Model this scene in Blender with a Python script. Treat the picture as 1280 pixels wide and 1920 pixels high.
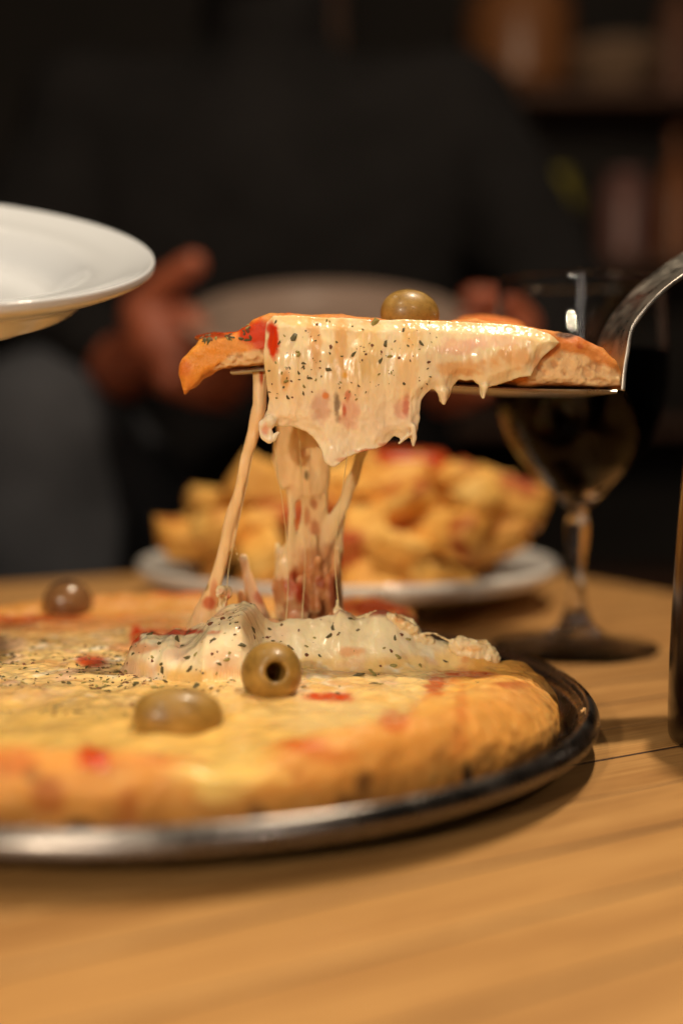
import bpy, bmesh, math, random
import numpy as np
from mathutils import Vector, Matrix
from mathutils.bvhtree import BVHTree

random.seed(7); RNG = np.random.RandomState(7)
for o in list(bpy.data.objects): bpy.data.objects.remove(o)
SC = bpy.context.scene
COL = SC.collection

# ------------------------------------------------------------------ camera
F = 2250.0                       # focal length in pixels of the 1280x1920 photograph
CAMZ = 0.112                     # lens height above the table top
PITCH = math.atan2(177.0, F)     # looking slightly down
cam = bpy.data.cameras.new('camera'); camo = bpy.data.objects.new('camera', cam); COL.objects.link(camo)
cam.sensor_fit = 'VERTICAL'; cam.sensor_height = 36.0; cam.lens = F/1920*36.0
cam.clip_start = 0.02; cam.clip_end = 50
camo.location = (0, 0, CAMZ); camo.rotation_euler = (math.radians(90)-PITCH, 0, 0)
cam.dof.use_dof = True; cam.dof.focus_distance = 0.408; cam.dof.aperture_fstop = 2.8; cam.dof.aperture_blades = 0
SC.camera = camo
CP, SP = math.cos(PITCH), math.sin(PITCH)

def at(px, py, Y):
    """point at distance Y (world y) seen at photograph pixel px,py"""
    u = (px-640)/F; w = (960-py)/F
    dy = CP + w*SP; dz = -SP + w*CP
    k = Y/dy
    return Vector((u*k, Y, CAMZ + dz*k))
def on(px, py, z):
    u = (px-640)/F; w = (960-py)/F
    dy = CP + w*SP; dz = -SP + w*CP
    k = (z-CAMZ)/dz
    return Vector((u*k, dy*k, z))
def proj(V):
    x = V[:, 0]; y = V[:, 1]; z = V[:, 2]-CAMZ
    d = y*CP - z*SP; h = y*SP + z*CP
    return 640+F*x/d, 960-F*h/d

# ------------------------------------------------------------------ world and lamps
W = bpy.data.worlds.new('World'); SC.world = W; W.use_nodes = True
bg = W.node_tree.nodes['Background']; bg.inputs[0].default_value = (1.0, 0.78, 0.6, 1); bg.inputs[1].default_value = 0.008
def lamp(name, loc, watts, colour, radius):
    l = bpy.data.lights.new(name, 'POINT'); l.energy = watts; l.color = colour; l.shadow_soft_size = radius
    o = bpy.data.objects.new(name, l); COL.objects.link(o); o.location = loc; return o
WARM = (1.0, 0.82, 0.59)
lamp('ceiling_lamp', (0.24, 0.52, 1.00), 22.0, WARM, 0.018)
lamp('ceiling_lamp', (-0.42, 0.62, 1.05), 2.5, WARM, 0.02)
lamp('ceiling_lamp', (-0.22, -0.10, 0.80), 5.0, WARM, 0.03)
lamp('low_front_fill', (-0.30, -0.42, 0.36), 9.5, (1.0, 0.82, 0.60), 0.02)  # unseen fill added low in front to brighten the mound under the slice
lamp('ceiling_lamp', (0.40, -0.35, 0.62), 2.5, (1.0, 0.84, 0.68), 0.03)
def tube(name, loc, target, watts, colour, sx, sy):
    l = bpy.data.lights.new(name, 'AREA'); l.shape = 'RECTANGLE'; l.size = sx; l.size_y = sy; l.energy = watts; l.color = colour
    o = bpy.data.objects.new(name, l); COL.objects.link(o); o.location = loc
    o.rotation_euler = (Vector(target)-Vector(loc)).to_track_quat('-Z', 'Y').to_euler(); return o
tube('shop_window_light', (-0.25, -1.2, 0.55), (0.1, 0.5, 0.1), 1.2, (1.0, 0.89, 0.77), 0.12, 0.7)
SC.view_settings.view_transform = 'Standard'; SC.view_settings.look = 'None'
SC.view_settings.exposure = 0.5; SC.view_settings.gamma = 1.0
SC.cycles.use_denoising = True
SC.cycles.caustics_reflective = False; SC.cycles.caustics_refractive = False
SC.cycles.sample_clamp_indirect = 4.0; SC.cycles.max_bounces = 10; SC.cycles.transmission_bounces = 10

# ------------------------------------------------------------------ materials
def lin(r, g, b):
    f = lambda c: (c/255/12.92) if c/255 <= 0.04045 else ((c/255+0.055)/1.055)**2.4
    return np.array((f(r), f(g), f(b)))
class NT:
    def __init__(s, name):
        s.m = bpy.data.materials.new(name); s.m.use_nodes = True
        s.t = s.m.node_tree; s.n = s.t.nodes; s.b = s.n['Principled BSDF']
    def add(s, kind, **kw):
        n = s.n.new(kind)
        for k, v in kw.items():
            if k in n.inputs: n.inputs[k].default_value = v
            else: setattr(n, k, v)
        return n
    def link(s, a, b): s.t.links.new(a, b)
    def coords(s, out='Object', scale=(1, 1, 1), rot=(0, 0, 0)):
        c = s.add('ShaderNodeTexCoord'); m = s.add('ShaderNodeMapping'); m.inputs['Scale'].default_value = scale; m.inputs['Rotation'].default_value = rot
        s.link(c.outputs[out], m.inputs['Vector']); return m.outputs[0]
    def noise(s, vec, scale, detail=4, rough=0.55, dist=0.0):
        n = s.add('ShaderNodeTexNoise'); n.inputs['Scale'].default_value = scale; n.inputs['Detail'].default_value = detail
        n.inputs['Roughness'].default_value = rough; n.inputs['Distortion'].default_value = dist
        s.link(vec, n.inputs['Vector']); return n.outputs['Fac']
    def ramp(s, fac, stops):
        r = s.add('ShaderNodeValToRGB'); e = r.color_ramp.elements
        while len(e) < len(stops): e.new(0.5)
        for k, (p, c) in enumerate(stops): e[k].position = p; e[k].color = (*c, 1) if len(c) == 3 else c
        s.link(fac, r.inputs[0]); return r.outputs[0]
    def mix(s, fac, a, b, mode='MIX'):
        m = s.add('ShaderNodeMix'); m.data_type = 'RGBA'; m.blend_type = mode
        for v, i in ((fac, 0), (a, 6), (b, 7)):
            if hasattr(v, 'links'): s.link(v, m.inputs[i])
            else: m.inputs[i].default_value = v if i == 0 else (*v[:3], 1)
        return m.outputs[2]
    def bump(s, h, strength, dist, normal=None):
        b = s.add('ShaderNodeBump'); b.inputs['Strength'].default_value = strength; b.inputs['Distance'].default_value = dist
        s.link(h, b.inputs['Height'])
        if normal is not None: s.link(normal, b.inputs['Normal'])
        return b.outputs[0]
    def set(s, **kw):
        for k, v in kw.items():
            k = k.replace('_', ' ')
            if hasattr(v, 'links'): s.link(v, s.b.inputs[k])
            elif isinstance(v, (tuple, list, np.ndarray)) and len(v) == 3 and k not in ('Subsurface Radius',): s.b.inputs[k].default_value = (*v, 1)
            else: s.b.inputs[k].default_value = v
        return s.m

def food(name, sss, sss_scale, bump_scale, bump_d, gloss_scale=1.0, stretch=(1, 1, 1), coat=0.0, var=0.12):
    t = NT(name); a = t.add('ShaderNodeAttribute', attribute_name='Col')
    v = t.coords('Object', stretch)
    n1 = t.noise(v, bump_scale, 5, 0.6); n2 = t.noise(v, bump_scale*0.22, 3, 0.5)
    tone = t.ramp(n2, [(0.3, (1-var,)*3), (0.7, (1+var*0.4,)*3)])
    c = t.mix(1.0, a.outputs['Color'], tone, 'MULTIPLY')
    m = t.add('ShaderNodeMath', operation='MULTIPLY'); t.link(a.outputs['Alpha'], m.inputs[0]); m.inputs[1].default_value = gloss_scale
    nb = t.bump(n1, 0.7, bump_d, t.bump(n2, 0.6, bump_d*3))
    t.set(Base_Color=c, Roughness=m.outputs[0], Normal=nb, Subsurface_Weight=sss, Subsurface_Radius=(1.0, 0.6, 0.28), Subsurface_Scale=sss_scale, Coat_Roughness=0.12, Specular_IOR_Level=0.3)
    mr = t.add('ShaderNodeMapRange'); t.link(a.outputs['Alpha'], mr.inputs[0])
    for i_, v_ in ((1, 0.22), (2, 0.45), (3, coat), (4, 0.0)): mr.inputs[i_].default_value = v_
    t.link(mr.outputs[0], t.b.inputs['Coat Weight'])
    return t.m
M = {}
M['pizza'] = food('melted_cheese_and_dough', 0.30, 0.004, 500, 0.0004, 0.85, coat=0.5)
M['drape'] = food('stretched_cheese', 0.4, 0.004, 650, 0.00020, 0.9, (1, 1, 0.5), coat=0.38)
M['crumb'] = food('bread', 0.25, 0.003, 1100, 0.0005, 1.0, coat=0.0)
M['strand'] = food('cheese_strand', 0.4, 0.003, 600, 0.00025, 1.0, (1, 1, 0.12), coat=0.3)
def simple(name, col, rough=0.5, metal=0.0, **kw):
    t = NT(name); return t.set(Base_Color=tuple(col), Roughness=rough, Metallic=metal, **kw)

def wood_mat():
    t = NT('pale_oiled_wood'); oi = t.add('ShaderNodeObjectInfo')
    c = t.add('ShaderNodeTexCoord')
    off = t.add('ShaderNodeVectorMath', operation='MULTIPLY_ADD')
    cmb = t.add('ShaderNodeCombineXYZ')
    t.link(oi.outputs['Random'], cmb.inputs[0]); t.link(oi.outputs['Random'], cmb.inputs[1]); t.link(oi.outputs['Random'], cmb.inputs[2])
    t.link(cmb.outputs[0], off.inputs[0]); off.inputs[1].default_value = (7, 3, 5); t.link(c.outputs['Object'], off.inputs[2])
    m = t.add('ShaderNodeMapping'); m.inputs['Scale'].default_value = (2.2, 40, 40); t.link(off.outputs[0], m.inputs['Vector'])
    g = t.noise(m.outputs[0], 2.2, 6, 0.6, 0.6)
    m2 = t.add('ShaderNodeMapping'); m2.inputs['Scale'].default_value = (1, 12, 12); t.link(off.outputs[0], m2.inputs['Vector'])
    g2 = t.noise(m2.outputs[0], 3, 2, 0.5, 1.0)
    m3 = t.add('ShaderNodeMapping'); m3.inputs['Scale'].default_value = (12, 400, 400); t.link(off.outputs[0], m3.inputs['Vector'])
    g3 = t.noise(m3.outputs[0], 2, 3, 0.6)
    base = t.ramp(g, [(0.25, (0.36, 0.178, 0.058)), (0.5, (0.54, 0.295, 0.105)), (0.75, (0.66, 0.385, 0.150))])
    tone = t.ramp(g2, [(0.3, (0.90, 0.87, 0.84)), (0.7, (1.05, 1.04, 1.02))])
    pl = t.ramp(oi.outputs['Random'], [(0.0, (0.86, 0.83, 0.80)), (0.5, (0.95, 0.93, 0.9)), (1.0, (1.06, 1.05, 1.0))])
    col = t.mix(1.0, t.mix(1.0, base, tone, 'MULTIPLY'), pl, 'MULTIPLY')
    pore = t.ramp(g3, [(0.34, (0.66, 0.58, 0.5)), (0.50, (1, 1, 1))])
    col = t.mix(0.85, col, pore, 'MULTIPLY')
    rg = t.ramp(g, [(0.2, (0.52,)*3), (0.8, (0.40,)*3)])
    return t.set(Base_Color=col, Roughness=rg, Normal=t.bump(g3, 0.25, 0.0003), Specular_IOR_Level=0.4)
M['wood'] = wood_mat()

def steel(name, col, rough, scr=0.12, rscale=60):
    t = NT(name); v = t.coords('Object'); n = t.noise(v, rscale, 6, 0.65)
    r = t.ramp(n, [(0.35, (rough*0.7,)*3), (0.7, (rough*1.35,)*3)])
    n2 = t.noise(v, rscale*0.3, 4, 0.6)
    c = t.ramp(n2, [(0.3, tuple(np.array(col)*0.72)), (0.7, tuple(col))])
    return t.set(Base_Color=c, Metallic=1.0, Roughness=r, Normal=t.bump(n, scr, 0.0002))
M['pan'] = steel('dull_pan_metal', (0.27, 0.245, 0.23), 0.30, 0.10, 90)
M['steel'] = steel('worn_steel', (0.66, 0.62, 0.56), 0.36, 0.15, 140)
t = NT('white_glazed_ceramic'); v = t.coords('Object'); n = t.noise(v, 14, 3)
M['ceramic'] = t.set(Base_Color=t.ramp(n, [(0.3, (0.74, 0.71, 0.68)), (0.7, (0.80, 0.77, 0.74))]), Roughness=0.13, Coat_Weight=0.3, Coat_Roughness=0.04)
M['ceramic_cool'] = simple('bluish_white_glaze', (0.64, 0.67, 0.72), 0.13)
M['ceramic_dark'] = simple('greyish_brown_glaze', (0.22, 0.155, 0.125), 0.3)
t = NT('clear_glass'); M['glass'] = t.set(Base_Color=(1, 1, 1), Roughness=0.0, Transmission_Weight=1.0, IOR=1.40)
t = NT('red_wine'); M['wine'] = t.set(Base_Color=(0.010, 0.001, 0.0012), Roughness=0.3, Specular_IOR_Level=0.0)
t = NT('green_olive_skin'); v = t.coords('Object'); n = t.noise(v, 160, 4, 0.6); n2 = t.noise(v, 1400, 2)
col = t.ramp(n, [(0.3, tuple(lin(128, 98, 42))), (0.55, tuple(lin(164, 128, 62))), (0.8, tuple(lin(188, 154, 90)))])
pk = t.ramp(n2, [(0.36, (0.7, 0.66, 0.55)), (0.45, (1, 1, 1))])
M['olive'] = t.set(Base_Color=t.mix(0.5, col, pk, 'MULTIPLY'), Roughness=0.42, Subsurface_Weight=0.2, Subsurface_Radius=(1, 0.8, 0.3), Subsurface_Scale=0.002, Coat_Weight=0.15, Coat_Roughness=0.15, Normal=t.bump(n2, 0.2, 0.0002))
t = NT('dark_olive_skin'); v = t.coords('Object'); n = t.noise(v, 150, 4, 0.6)
M['olive_dark'] = t.set(Base_Color=t.ramp(n, [(0.3, tuple(lin(112, 78, 48))), (0.7, tuple(lin(150, 112, 74)))]), Roughness=0.2, Coat_Weight=0.4, Coat_Roughness=0.06)
M['olive_in'] = simple('olive_flesh', lin(150, 112, 52), 0.4)
M['herb'] = simple('dried_oregano', lin(88, 80, 44), 0.6)
M['herb_brown'] = simple('dried_oregano_brown', lin(112, 70, 42), 0.7)
M['herb_green'] = simple('dried_oregano_green', lin(150, 138, 74), 0.65)
def potato_mat():
    t = NT('fried_potato'); g = t.add('ShaderNodeNewGeometry'); oi = t.add('ShaderNodeObjectInfo')
    n = t.noise(g.outputs['Position'], 30, 3, 0.55); v = t.coords('Object'); n2 = t.noise(v, 60, 4, 0.6); n3 = t.noise(v, 500, 3)
    base = t.ramp(n2, [(0.3, tuple(lin(222, 158, 70))), (0.6, tuple(lin(246, 198, 108))), (0.8, tuple(lin(252, 218, 140)))])
    tone = t.ramp(oi.outputs['Random'], [(0, (0.72, 0.60, 0.48)), (1, (1.05, 1.03, 1.0))])
    base = t.mix(1.0, base, tone, 'MULTIPLY')
    f = t.ramp(n, [(0.54, (0, 0, 0)), (0.62, (1, 1, 1))])
    c = t.mix(f, base, tuple(lin(176, 78, 24)))
    return t.set(Base_Color=c, Roughness=0.6, Specular_IOR_Level=0.3, Normal=t.bump(n3, 0.4, 0.0006), Subsurface_Weight=0.0)
M['potato'] = potato_mat()
M['sauce_potato'] = simple('potato_under_red_sauce', lin(196, 74, 24), 0.3)
def fabric(name, col, sc=900, rough=0.9):
    t = NT(name); v = t.coords('Object'); n = t.noise(v, 9, 4); n2 = t.noise(v, sc, 2)
    return t.set(Base_Color=t.ramp(n, [(0.3, tuple(np.array(col)*0.75)), (0.7, tuple(np.array(col)*1.2))]), Roughness=rough, Normal=t.bump(n2, 0.3, 0.001), Specular_IOR_Level=0.08)
M['jacket'] = fabric('dark_jacket_cloth', (0.0085, 0.0076, 0.0078))
M['trousers'] = fabric('faded_dark_denim', (0.046, 0.047, 0.054))
M['hair'] = simple('dark_hair', (0.02, 0.013, 0.01), 0.5)
t = NT('skin'); v = t.coords('Object'); n = t.noise(v, 30, 4)
M['skin'] = t.set(Base_Color=t.ramp(n, [(0.3, (0.24, 0.055, 0.024)), (0.7, (0.31, 0.08, 0.034))]), Roughness=0.5, Subsurface_Weight=0.15, Subsurface_Scale=0.01)

# ------------------------------------------------------------------ object helpers
def link(o, parent=None):
    COL.objects.link(o)
    if parent is not None: o.parent = parent
    return o
def tag(o, label=None, cat=None, group=None, kind=None):
    if label: o['label'] = label
    if cat: o['category'] = cat
    if group: o['group'] = group
    if kind: o['kind'] = kind
    return o
def thing(name, label, cat, loc=(0, 0, 0), group=None):
    o = bpy.data.objects.new(name, None); o.empty_display_size = 0.02; o.location = loc
    link(o); return tag(o, label, cat, group)
def mesh_np(name, V, Fq, mat, parent=None, col=None, smooth=True):
    """V (n,3); Fq (m,4) or (m,3) int array, or a list of polygons"""
    me = bpy.data.meshes.new(name)
    if isinstance(Fq, np.ndarray):
        k = Fq.shape[1]
        me.vertices.add(len(V)); me.vertices.foreach_set('co', np.asarray(V, np.float32).ravel())
        me.loops.add(Fq.size); me.loops.foreach_set('vertex_index', Fq.astype(np.int32).ravel())
        me.polygons.add(len(Fq)); me.polygons.foreach_set('loop_start', np.arange(0, Fq.size, k, dtype=np.int32))
        me.update(calc_edges=True)
    else:
        me.from_pydata([tuple(v) for v in V], [], Fq); me.update()
    me.validate()
    if smooth: me.polygons.foreach_set('use_smooth', np.ones(len(me.polygons), dtype=bool))
    if col is not None:
        a = me.color_attributes.new('Col', 'FLOAT_COLOR', 'POINT'); a.data.foreach_set('color', np.asarray(col, np.float32).ravel())
    for m in (mat if isinstance(mat, (list, tuple)) else [mat]): me.materials.append(m)
    o = bpy.data.objects.new(name, me); link(o, parent); return o
def normals_of(V, Fq):
    a = V[Fq[:, 0]]; b = V[Fq[:, 1]]; c = V[Fq[:, 2]]
    d = V[Fq[:, 3]] if Fq.shape[1] == 4 else a
    n = np.cross(c-a, d-b) if Fq.shape[1] == 4 else np.cross(b-a, c-a)
    N = np.zeros_like(V)
    for k in range(Fq.shape[1]):
        for ax in range(3): N[:, ax] += np.bincount(Fq[:, k], n[:, ax], len(V))
    return N/np.maximum(np.linalg.norm(N, axis=1, keepdims=True), 1e-12)
def hsh(i, j, k, s):
    h = (i*374761393 + j*668265263 + k*2147483647 + s*1274126177) & 0xffffffff
    h = ((h ^ (h >> 13))*1274126177) & 0xffffffff
    return ((h ^ (h >> 16)) & 0xffff)/65535.0
def noise(P, freq, seed=0, octs=1):
    """value noise in [-1,1]; freq scalar or per-axis"""
    out = np.zeros(len(P)); amp = 1.0; tot = 0
    f = np.ones(3)*freq
    for o in range(octs):
        Q = P*f + 100.0; I = np.floor(Q).astype(np.int64); T = Q-I; T = T*T*(3-2*T)
        r = 0
        for a in (0, 1):
            wa = T[:, 0] if a else 1-T[:, 0]
            for b in (0, 1):
                wb = T[:, 1] if b else 1-T[:, 1]
                for c in (0, 1):
                    wc = T[:, 2] if c else 1-T[:, 2]
                    r = r + wa*wb*wc*hsh(I[:, 0]+a, I[:, 1]+b, I[:, 2]+c, seed+o*17)
        out += amp*(r*2-1); tot += amp; amp *= 0.5; f = f*2.03
    return out/tot
def sstep(a, b, x):
    t = np.clip((x-a)/(b-a), 0, 1); return t*t*(3-2*t)
def smin(a, b, k):
    h = np.clip(0.5+0.5*(b-a)/k, 0, 1); return b*(1-h)+a*h-k*h*(1-h)

# ------------------------------------------------------------------ implicit surfaces
def surfnets(G, lo, h):
    nx, ny, nz = G.shape; S = G < 0
    cnt = np.zeros((nx-1, ny-1, nz-1), np.int8)
    for a in (0, 1):
        for b in (0, 1):
            for c in (0, 1): cnt += S[a:nx-1+a, b:ny-1+b, c:nz-1+c]
    act = (cnt > 0) & (cnt < 8); I = np.argwhere(act)
    idm = -np.ones(act.shape, np.int32); idm[act] = np.arange(len(I))
    P = np.zeros((len(I), 3)); n = np.zeros(len(I))
    cs = [(a, b, c) for a in (0, 1) for b in (0, 1) for c in (0, 1)]
    val = {q: G[I[:, 0]+q[0], I[:, 1]+q[1], I[:, 2]+q[2]] for q in cs}
    for q in cs:
        for ax in range(3):
            if q[ax] == 0:
                r = list(q); r[ax] = 1; r = tuple(r); va, vb = val[q], val[r]; m = (va < 0) != (vb < 0)
                tt = np.where(m, va/np.where(m, va-vb, 1), 0)
                for k in range(3): P[:, k] += np.where(m, q[k] + (tt if k == ax else 0), 0)
                n += m
    V = (P/n[:, None] + I)*h + np.array(lo)
    Fs = []
    for ax in range(3):
        u, w = (ax+1) % 3, (ax+2) % 3
        A = [slice(1, -1)]*3; A[ax] = slice(0, -1); B = [slice(1, -1)]*3; B[ax] = slice(1, None)
        sa, sb = S[tuple(A)], S[tuple(B)]
        E = np.argwhere(sa != sb)
        if not len(E): continue
        ins = sa[E[:, 0], E[:, 1], E[:, 2]]
        E = E.copy()
        for k in range(3):
            if k != ax: E[:, k] += 1
        def cid(du, dw):
            C = E.copy(); C[:, u] += du; C[:, w] += dw; return idm[C[:, 0], C[:, 1], C[:, 2]]
        q = np.stack([cid(-1, -1), cid(0, -1), cid(0, 0), cid(-1, 0)], 1)
        q[~ins] = q[~ins][:, ::-1]; Fs.append(q)
    return V, np.concatenate(Fs)
def grid(lo, hi, h):
    ax = [np.arange(lo[k], hi[k]+h, h, dtype=np.float32) for k in range(3)]
    return ax[0][:, None, None], ax[1][None, :, None], ax[2][None, None, :]
def cone(X, Y, Z, a, b, ra, rb, ys=1.0, yc=0.0):
    """rounded cone between a and b; ys flattens it along y"""
    a = np.array(a, float); b = np.array(b, float); d = b-a
    dd = d.copy(); dd[1] /= ys; L = max(dd@dd, 1e-12)
    px, py, pz = X-a[0], (Y-a[1])/ys, Z-a[2]
    t = np.clip((px*dd[0]+py*dd[1]+pz*dd[2])/L, 0, 1)
    return np.sqrt((px-t*dd[0])**2+(py-t*dd[1])**2+(pz-t*dd[2])**2) - (ra+(rb-ra)*t)
def chain(X, Y, Z, pts, ys=1.0):
    g = None
    for (a, ra), (b, rb) in zip(pts[:-1], pts[1:]):
        c = cone(X, Y, Z, a, b, ra, rb, ys); g = c if g is None else np.minimum(g, c)
    return g
def ell(X, Y, Z, c, r):
    q = np.sqrt(((X-c[0])/r[0])**2+((Y-c[1])/r[1])**2+((Z-c[2])/r[2])**2)
    return (q-1)*min(r)
def poly2(X, Z, pts):
    """signed distance to polygon; X [nx,1], Z [1,nz]"""
    pts = np.array(pts, float); n = len(pts); d = np.full(np.broadcast(X, Z).shape, 1e9); ins = np.zeros(d.shape, bool)
    for i in range(n):
        a, b = pts[i], pts[(i+1) % n]; e = b-a
        t = np.clip(((X-a[0])*e[0]+(Z-a[1])*e[1])/max(e@e, 1e-14), 0, 1)
        d = np.minimum(d, (X-a[0]-t*e[0])**2+(Z-a[1]-t*e[1])**2)
        c = (a[1] > Z) != (b[1] > Z)
        xi = a[0] + (Z-a[1])*(e[0]/(e[1] if abs(e[1]) > 1e-12 else 1e-12))
        ins ^= c & (X < xi)
    return np.sqrt(d)*np.where(ins, -1, 1)
def px2xz(pts, Y): return [(at(x, y, Y).x, at(x, y, Y).z) for x, y in pts]
def extr(d2, dy, h, r):
    q1 = d2+r; q2 = np.abs(dy)-(h-r)
    return np.minimum(np.maximum(q1, q2), 0)+np.sqrt(np.maximum(q1, 0)**2+np.maximum(q2, 0)**2)-r

def paint(C, V, blobs, wseed=3, wf=220, wa=0.55):
    """blend colour patches; blob = (px, py, rx, ry, (r,g,b) sRGB, strength[, roughness])"""
    px, py = proj(V); n = noise(V, wf, wseed, 3)*wa
    for b in blobs:
        q = np.sqrt(((px-b[0])/b[2])**2+((py-b[1])/b[3])**2)+n
        w = (1-sstep(0.5, 1.15, q))*b[5]
        C[:, :3] += (lin(*b[4])-C[:, :3])*w[:, None]
        if len(b) > 6: C[:, 3] += (b[6]-C[:, 3])*w
    return C
def cols(n, rgb, rough): return np.tile(np.array([*lin(*rgb), rough]), (n, 1))
def blend(C, w, rgb, rough=None):
    C[:, :3] += (lin(*rgb)-C[:, :3])*w[:, None]
    if rough is not None: C[:, 3] += (rough-C[:, 3])*w

# ------------------------------------------------------------------ lathe, boxes
def lathe(prof, n, mat, name, parent=None, loc=(0, 0, 0), rot=(0, 0, 0), smooth=True, close=False):
    V = []; Fq = []; m = len(prof)
    for i in range(n):
        a = 2*math.pi*i/n
        for r, z in prof: V.append((r*math.cos(a), r*math.sin(a), z))
    for i in range(n):
        j = (i+1) % n
        for k in range(m if close else m-1):
            l = (k+1) % m
            Fq.append((i*m+k, j*m+k, j*m+l, i*m+l))
    bm = bmesh.new(); vs = [bm.verts.new(v) for v in V]
    for f in Fq: bm.faces.new([vs[i] for i in f])
    bmesh.ops.remove_doubles(bm, verts=bm.verts, dist=1e-7)
    bmesh.ops.recalc_face_normals(bm, faces=bm.faces)
    me = bpy.data.meshes.new(name); bm.to_mesh(me); bm.free(); me.materials.append(mat)
    me.polygons.foreach_set('use_smooth', [smooth]*len(me.polygons))
    o = bpy.data.objects.new(name, me); link(o, parent); o.location = loc; o.rotation_euler = rot; return o
def spline(pts, n):
    P = np.array(pts, float); m = len(P); out = []
    for i in range(m-1):
        p0 = P[max(i-1, 0)]; p1 = P[i]; p2 = P[i+1]; p3 = P[min(i+2, m-1)]
        for k in range(n):
            t = k/n
            out.append(0.5*((2*p1)+(-p0+p2)*t+(2*p0-5*p1+4*p2-p3)*t*t+(-p0+3*p1-3*p2+p3)*t**3))
    out.append(P[-1]); return [tuple(q) for q in out]
def box(name, mat, parent, c, s, rz=0.0, bevel=0.0):
    bm = bmesh.new(); bmesh.ops.create_cube(bm, size=1)
    for v in bm.verts: v.co = Vector((v.co.x*s[0], v.co.y*s[1], v.co.z*s[2]))
    if bevel: bmesh.ops.bevel(bm, geom=list(bm.edges), offset=bevel, segments=2, affect='EDGES', profile=0.5)
    me = bpy.data.meshes.new(name); bm.to_mesh(me); bm.free(); me.materials.append(mat)
    o = bpy.data.objects.new(name, me); link(o, parent); o.location = c; o.rotation_euler = (0, 0, rz); return o

# ================================================================== SETTING
FLOORZ = -0.75
M['floor'] = simple('dark_floor', (0.03, 0.022, 0.018), 0.5)
t = NT('dark_wall_paint'); v = t.coords('Object'); n = t.noise(v, 1.5, 4)
M['wall'] = t.set(Base_Color=t.ramp(n, [(0.3, (0.018, 0.014, 0.012)), (0.7, (0.03, 0.022, 0.018))]), Roughness=0.8)
fl = box('floor', M['floor'], None, (0, 1.0, FLOORZ-0.05), (8, 9, 0.1)); tag(fl, kind='structure')
wl = box('wall', M['wall'], None, (0, 3.4, 0.75), (8, 0.1, 3.0)); tag(wl, kind='structure')

# table of oiled strips; u runs along the strips, v across
A29 = math.radians(29); UX = Vector((math.cos(A29), math.sin(A29), 0)); VX = Vector((-math.sin(A29), math.cos(A29), 0))
table = thing('table', 'pale oiled wooden table made of narrow strips, under the pizza pan', 'table', (0, 0, FLOORZ))
U0, U1, V0, V1, SW = -0.95, 0.554, -0.25, 0.819, 0.0290
bm = bmesh.new(); bmesh.ops.create_cube(bm, size=1)
for v_ in bm.verts: v_.co = Vector((v_.co.x*(U1-U0), v_.co.y*(SW-0.0014), v_.co.z*0.028))
bmesh.ops.bevel(bm, geom=list(bm.edges), offset=0.0003, segments=1, affect='EDGES')
strip = bpy.data.meshes.new('plank'); bm.to_mesh(strip); bm.free(); strip.materials.append(M['wood'])
for k in range(int((V1-V0)/SW)):
    vv = V1-(k+0.5)*SW; p = UX*((U0+U1)/2)+VX*vv
    o = bpy.data.objects.new('plank', strip); link(o, table)
    o.location = (p.x, p.y, -0.014-FLOORZ - RNG.rand()*0.0002); o.rotation_euler = (0, 0, A29)
M['groove_shade'] = simple('dark_groove_shade', (0.045, 0.018, 0.008), 0.8)  # dark strips stand in for the shade inside the open plank grooves
bm = bmesh.new(); bmesh.ops.create_cube(bm, size=1)
for v_ in bm.verts: v_.co = Vector((v_.co.x*(U1-U0-0.004), v_.co.y*0.0013, v_.co.z*0.020))
jme = bpy.data.meshes.new('groove_shade_strip'); bm.to_mesh(jme); bm.free(); jme.materials.append(M['groove_shade'])
for k in range(1, int((V1-V0)/SW)):
    p = UX*((U0+U1)/2)+VX*(V1-k*SW); o = bpy.data.objects.new('groove_shade_strip', jme); link(o, table)
    o.location = (p.x, p.y, -0.01022-FLOORZ-(0.0, 0.0002)[k % 2]); o.rotation_euler = (0, 0, A29)
vm = V1-SW*int((V1-V0)/SW)
for vv in (V1-0.06, vm+0.06):
    p = UX*((U0+U1)/2)+VX*vv; box('apron', M['wood'], table, (p.x, p.y, -0.0705-FLOORZ), (U1-U0-0.2, 0.025, 0.08), A29, 0.002)
for uu in (U0+0.06, U1-0.06):
    for vv in (vm+0.06, V1-0.06):
        p = UX*uu+VX*vv; box('leg', M['wood'], table, (p.x, p.y, (-FLOORZ-0.031)/2), (0.055, 0.055, -FLOORZ-0.031), A29, 0.003)

# ================================================================== PAN
PC = Vector((-0.062, 0.419, 0)); PR = 0.150
prof = [(0, 0.0045), (0.128, 0.0045)]+spline([(0.134, 0.0046), (0.139, 0.0056), (0.1414, 0.0090), (0.1424, 0.0118), (0.1432, 0.0130), (0.1442, 0.0136), (0.1452, 0.0143), (0.1457, 0.0162), (0.1466, 0.0170), (0.1480, 0.0164), (0.1495, 0.0146), (0.1502, 0.0125), (0.1500, 0.0110), (0.1485, 0.0105), (0.1465, 0.0110)], 5)+[(0.1440, 0.0112), (0.1405, 0.0058), (0.1300, 0.0022), (0.122, 0.0008), (0, 0.0008)]
pan = lathe(prof, 256, M['pan'], 'pizza_pan', None, PC)
tag(pan, 'round dark metal pizza pan with a rolled rim, lying on the table under the pizza', 'pan')

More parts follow.
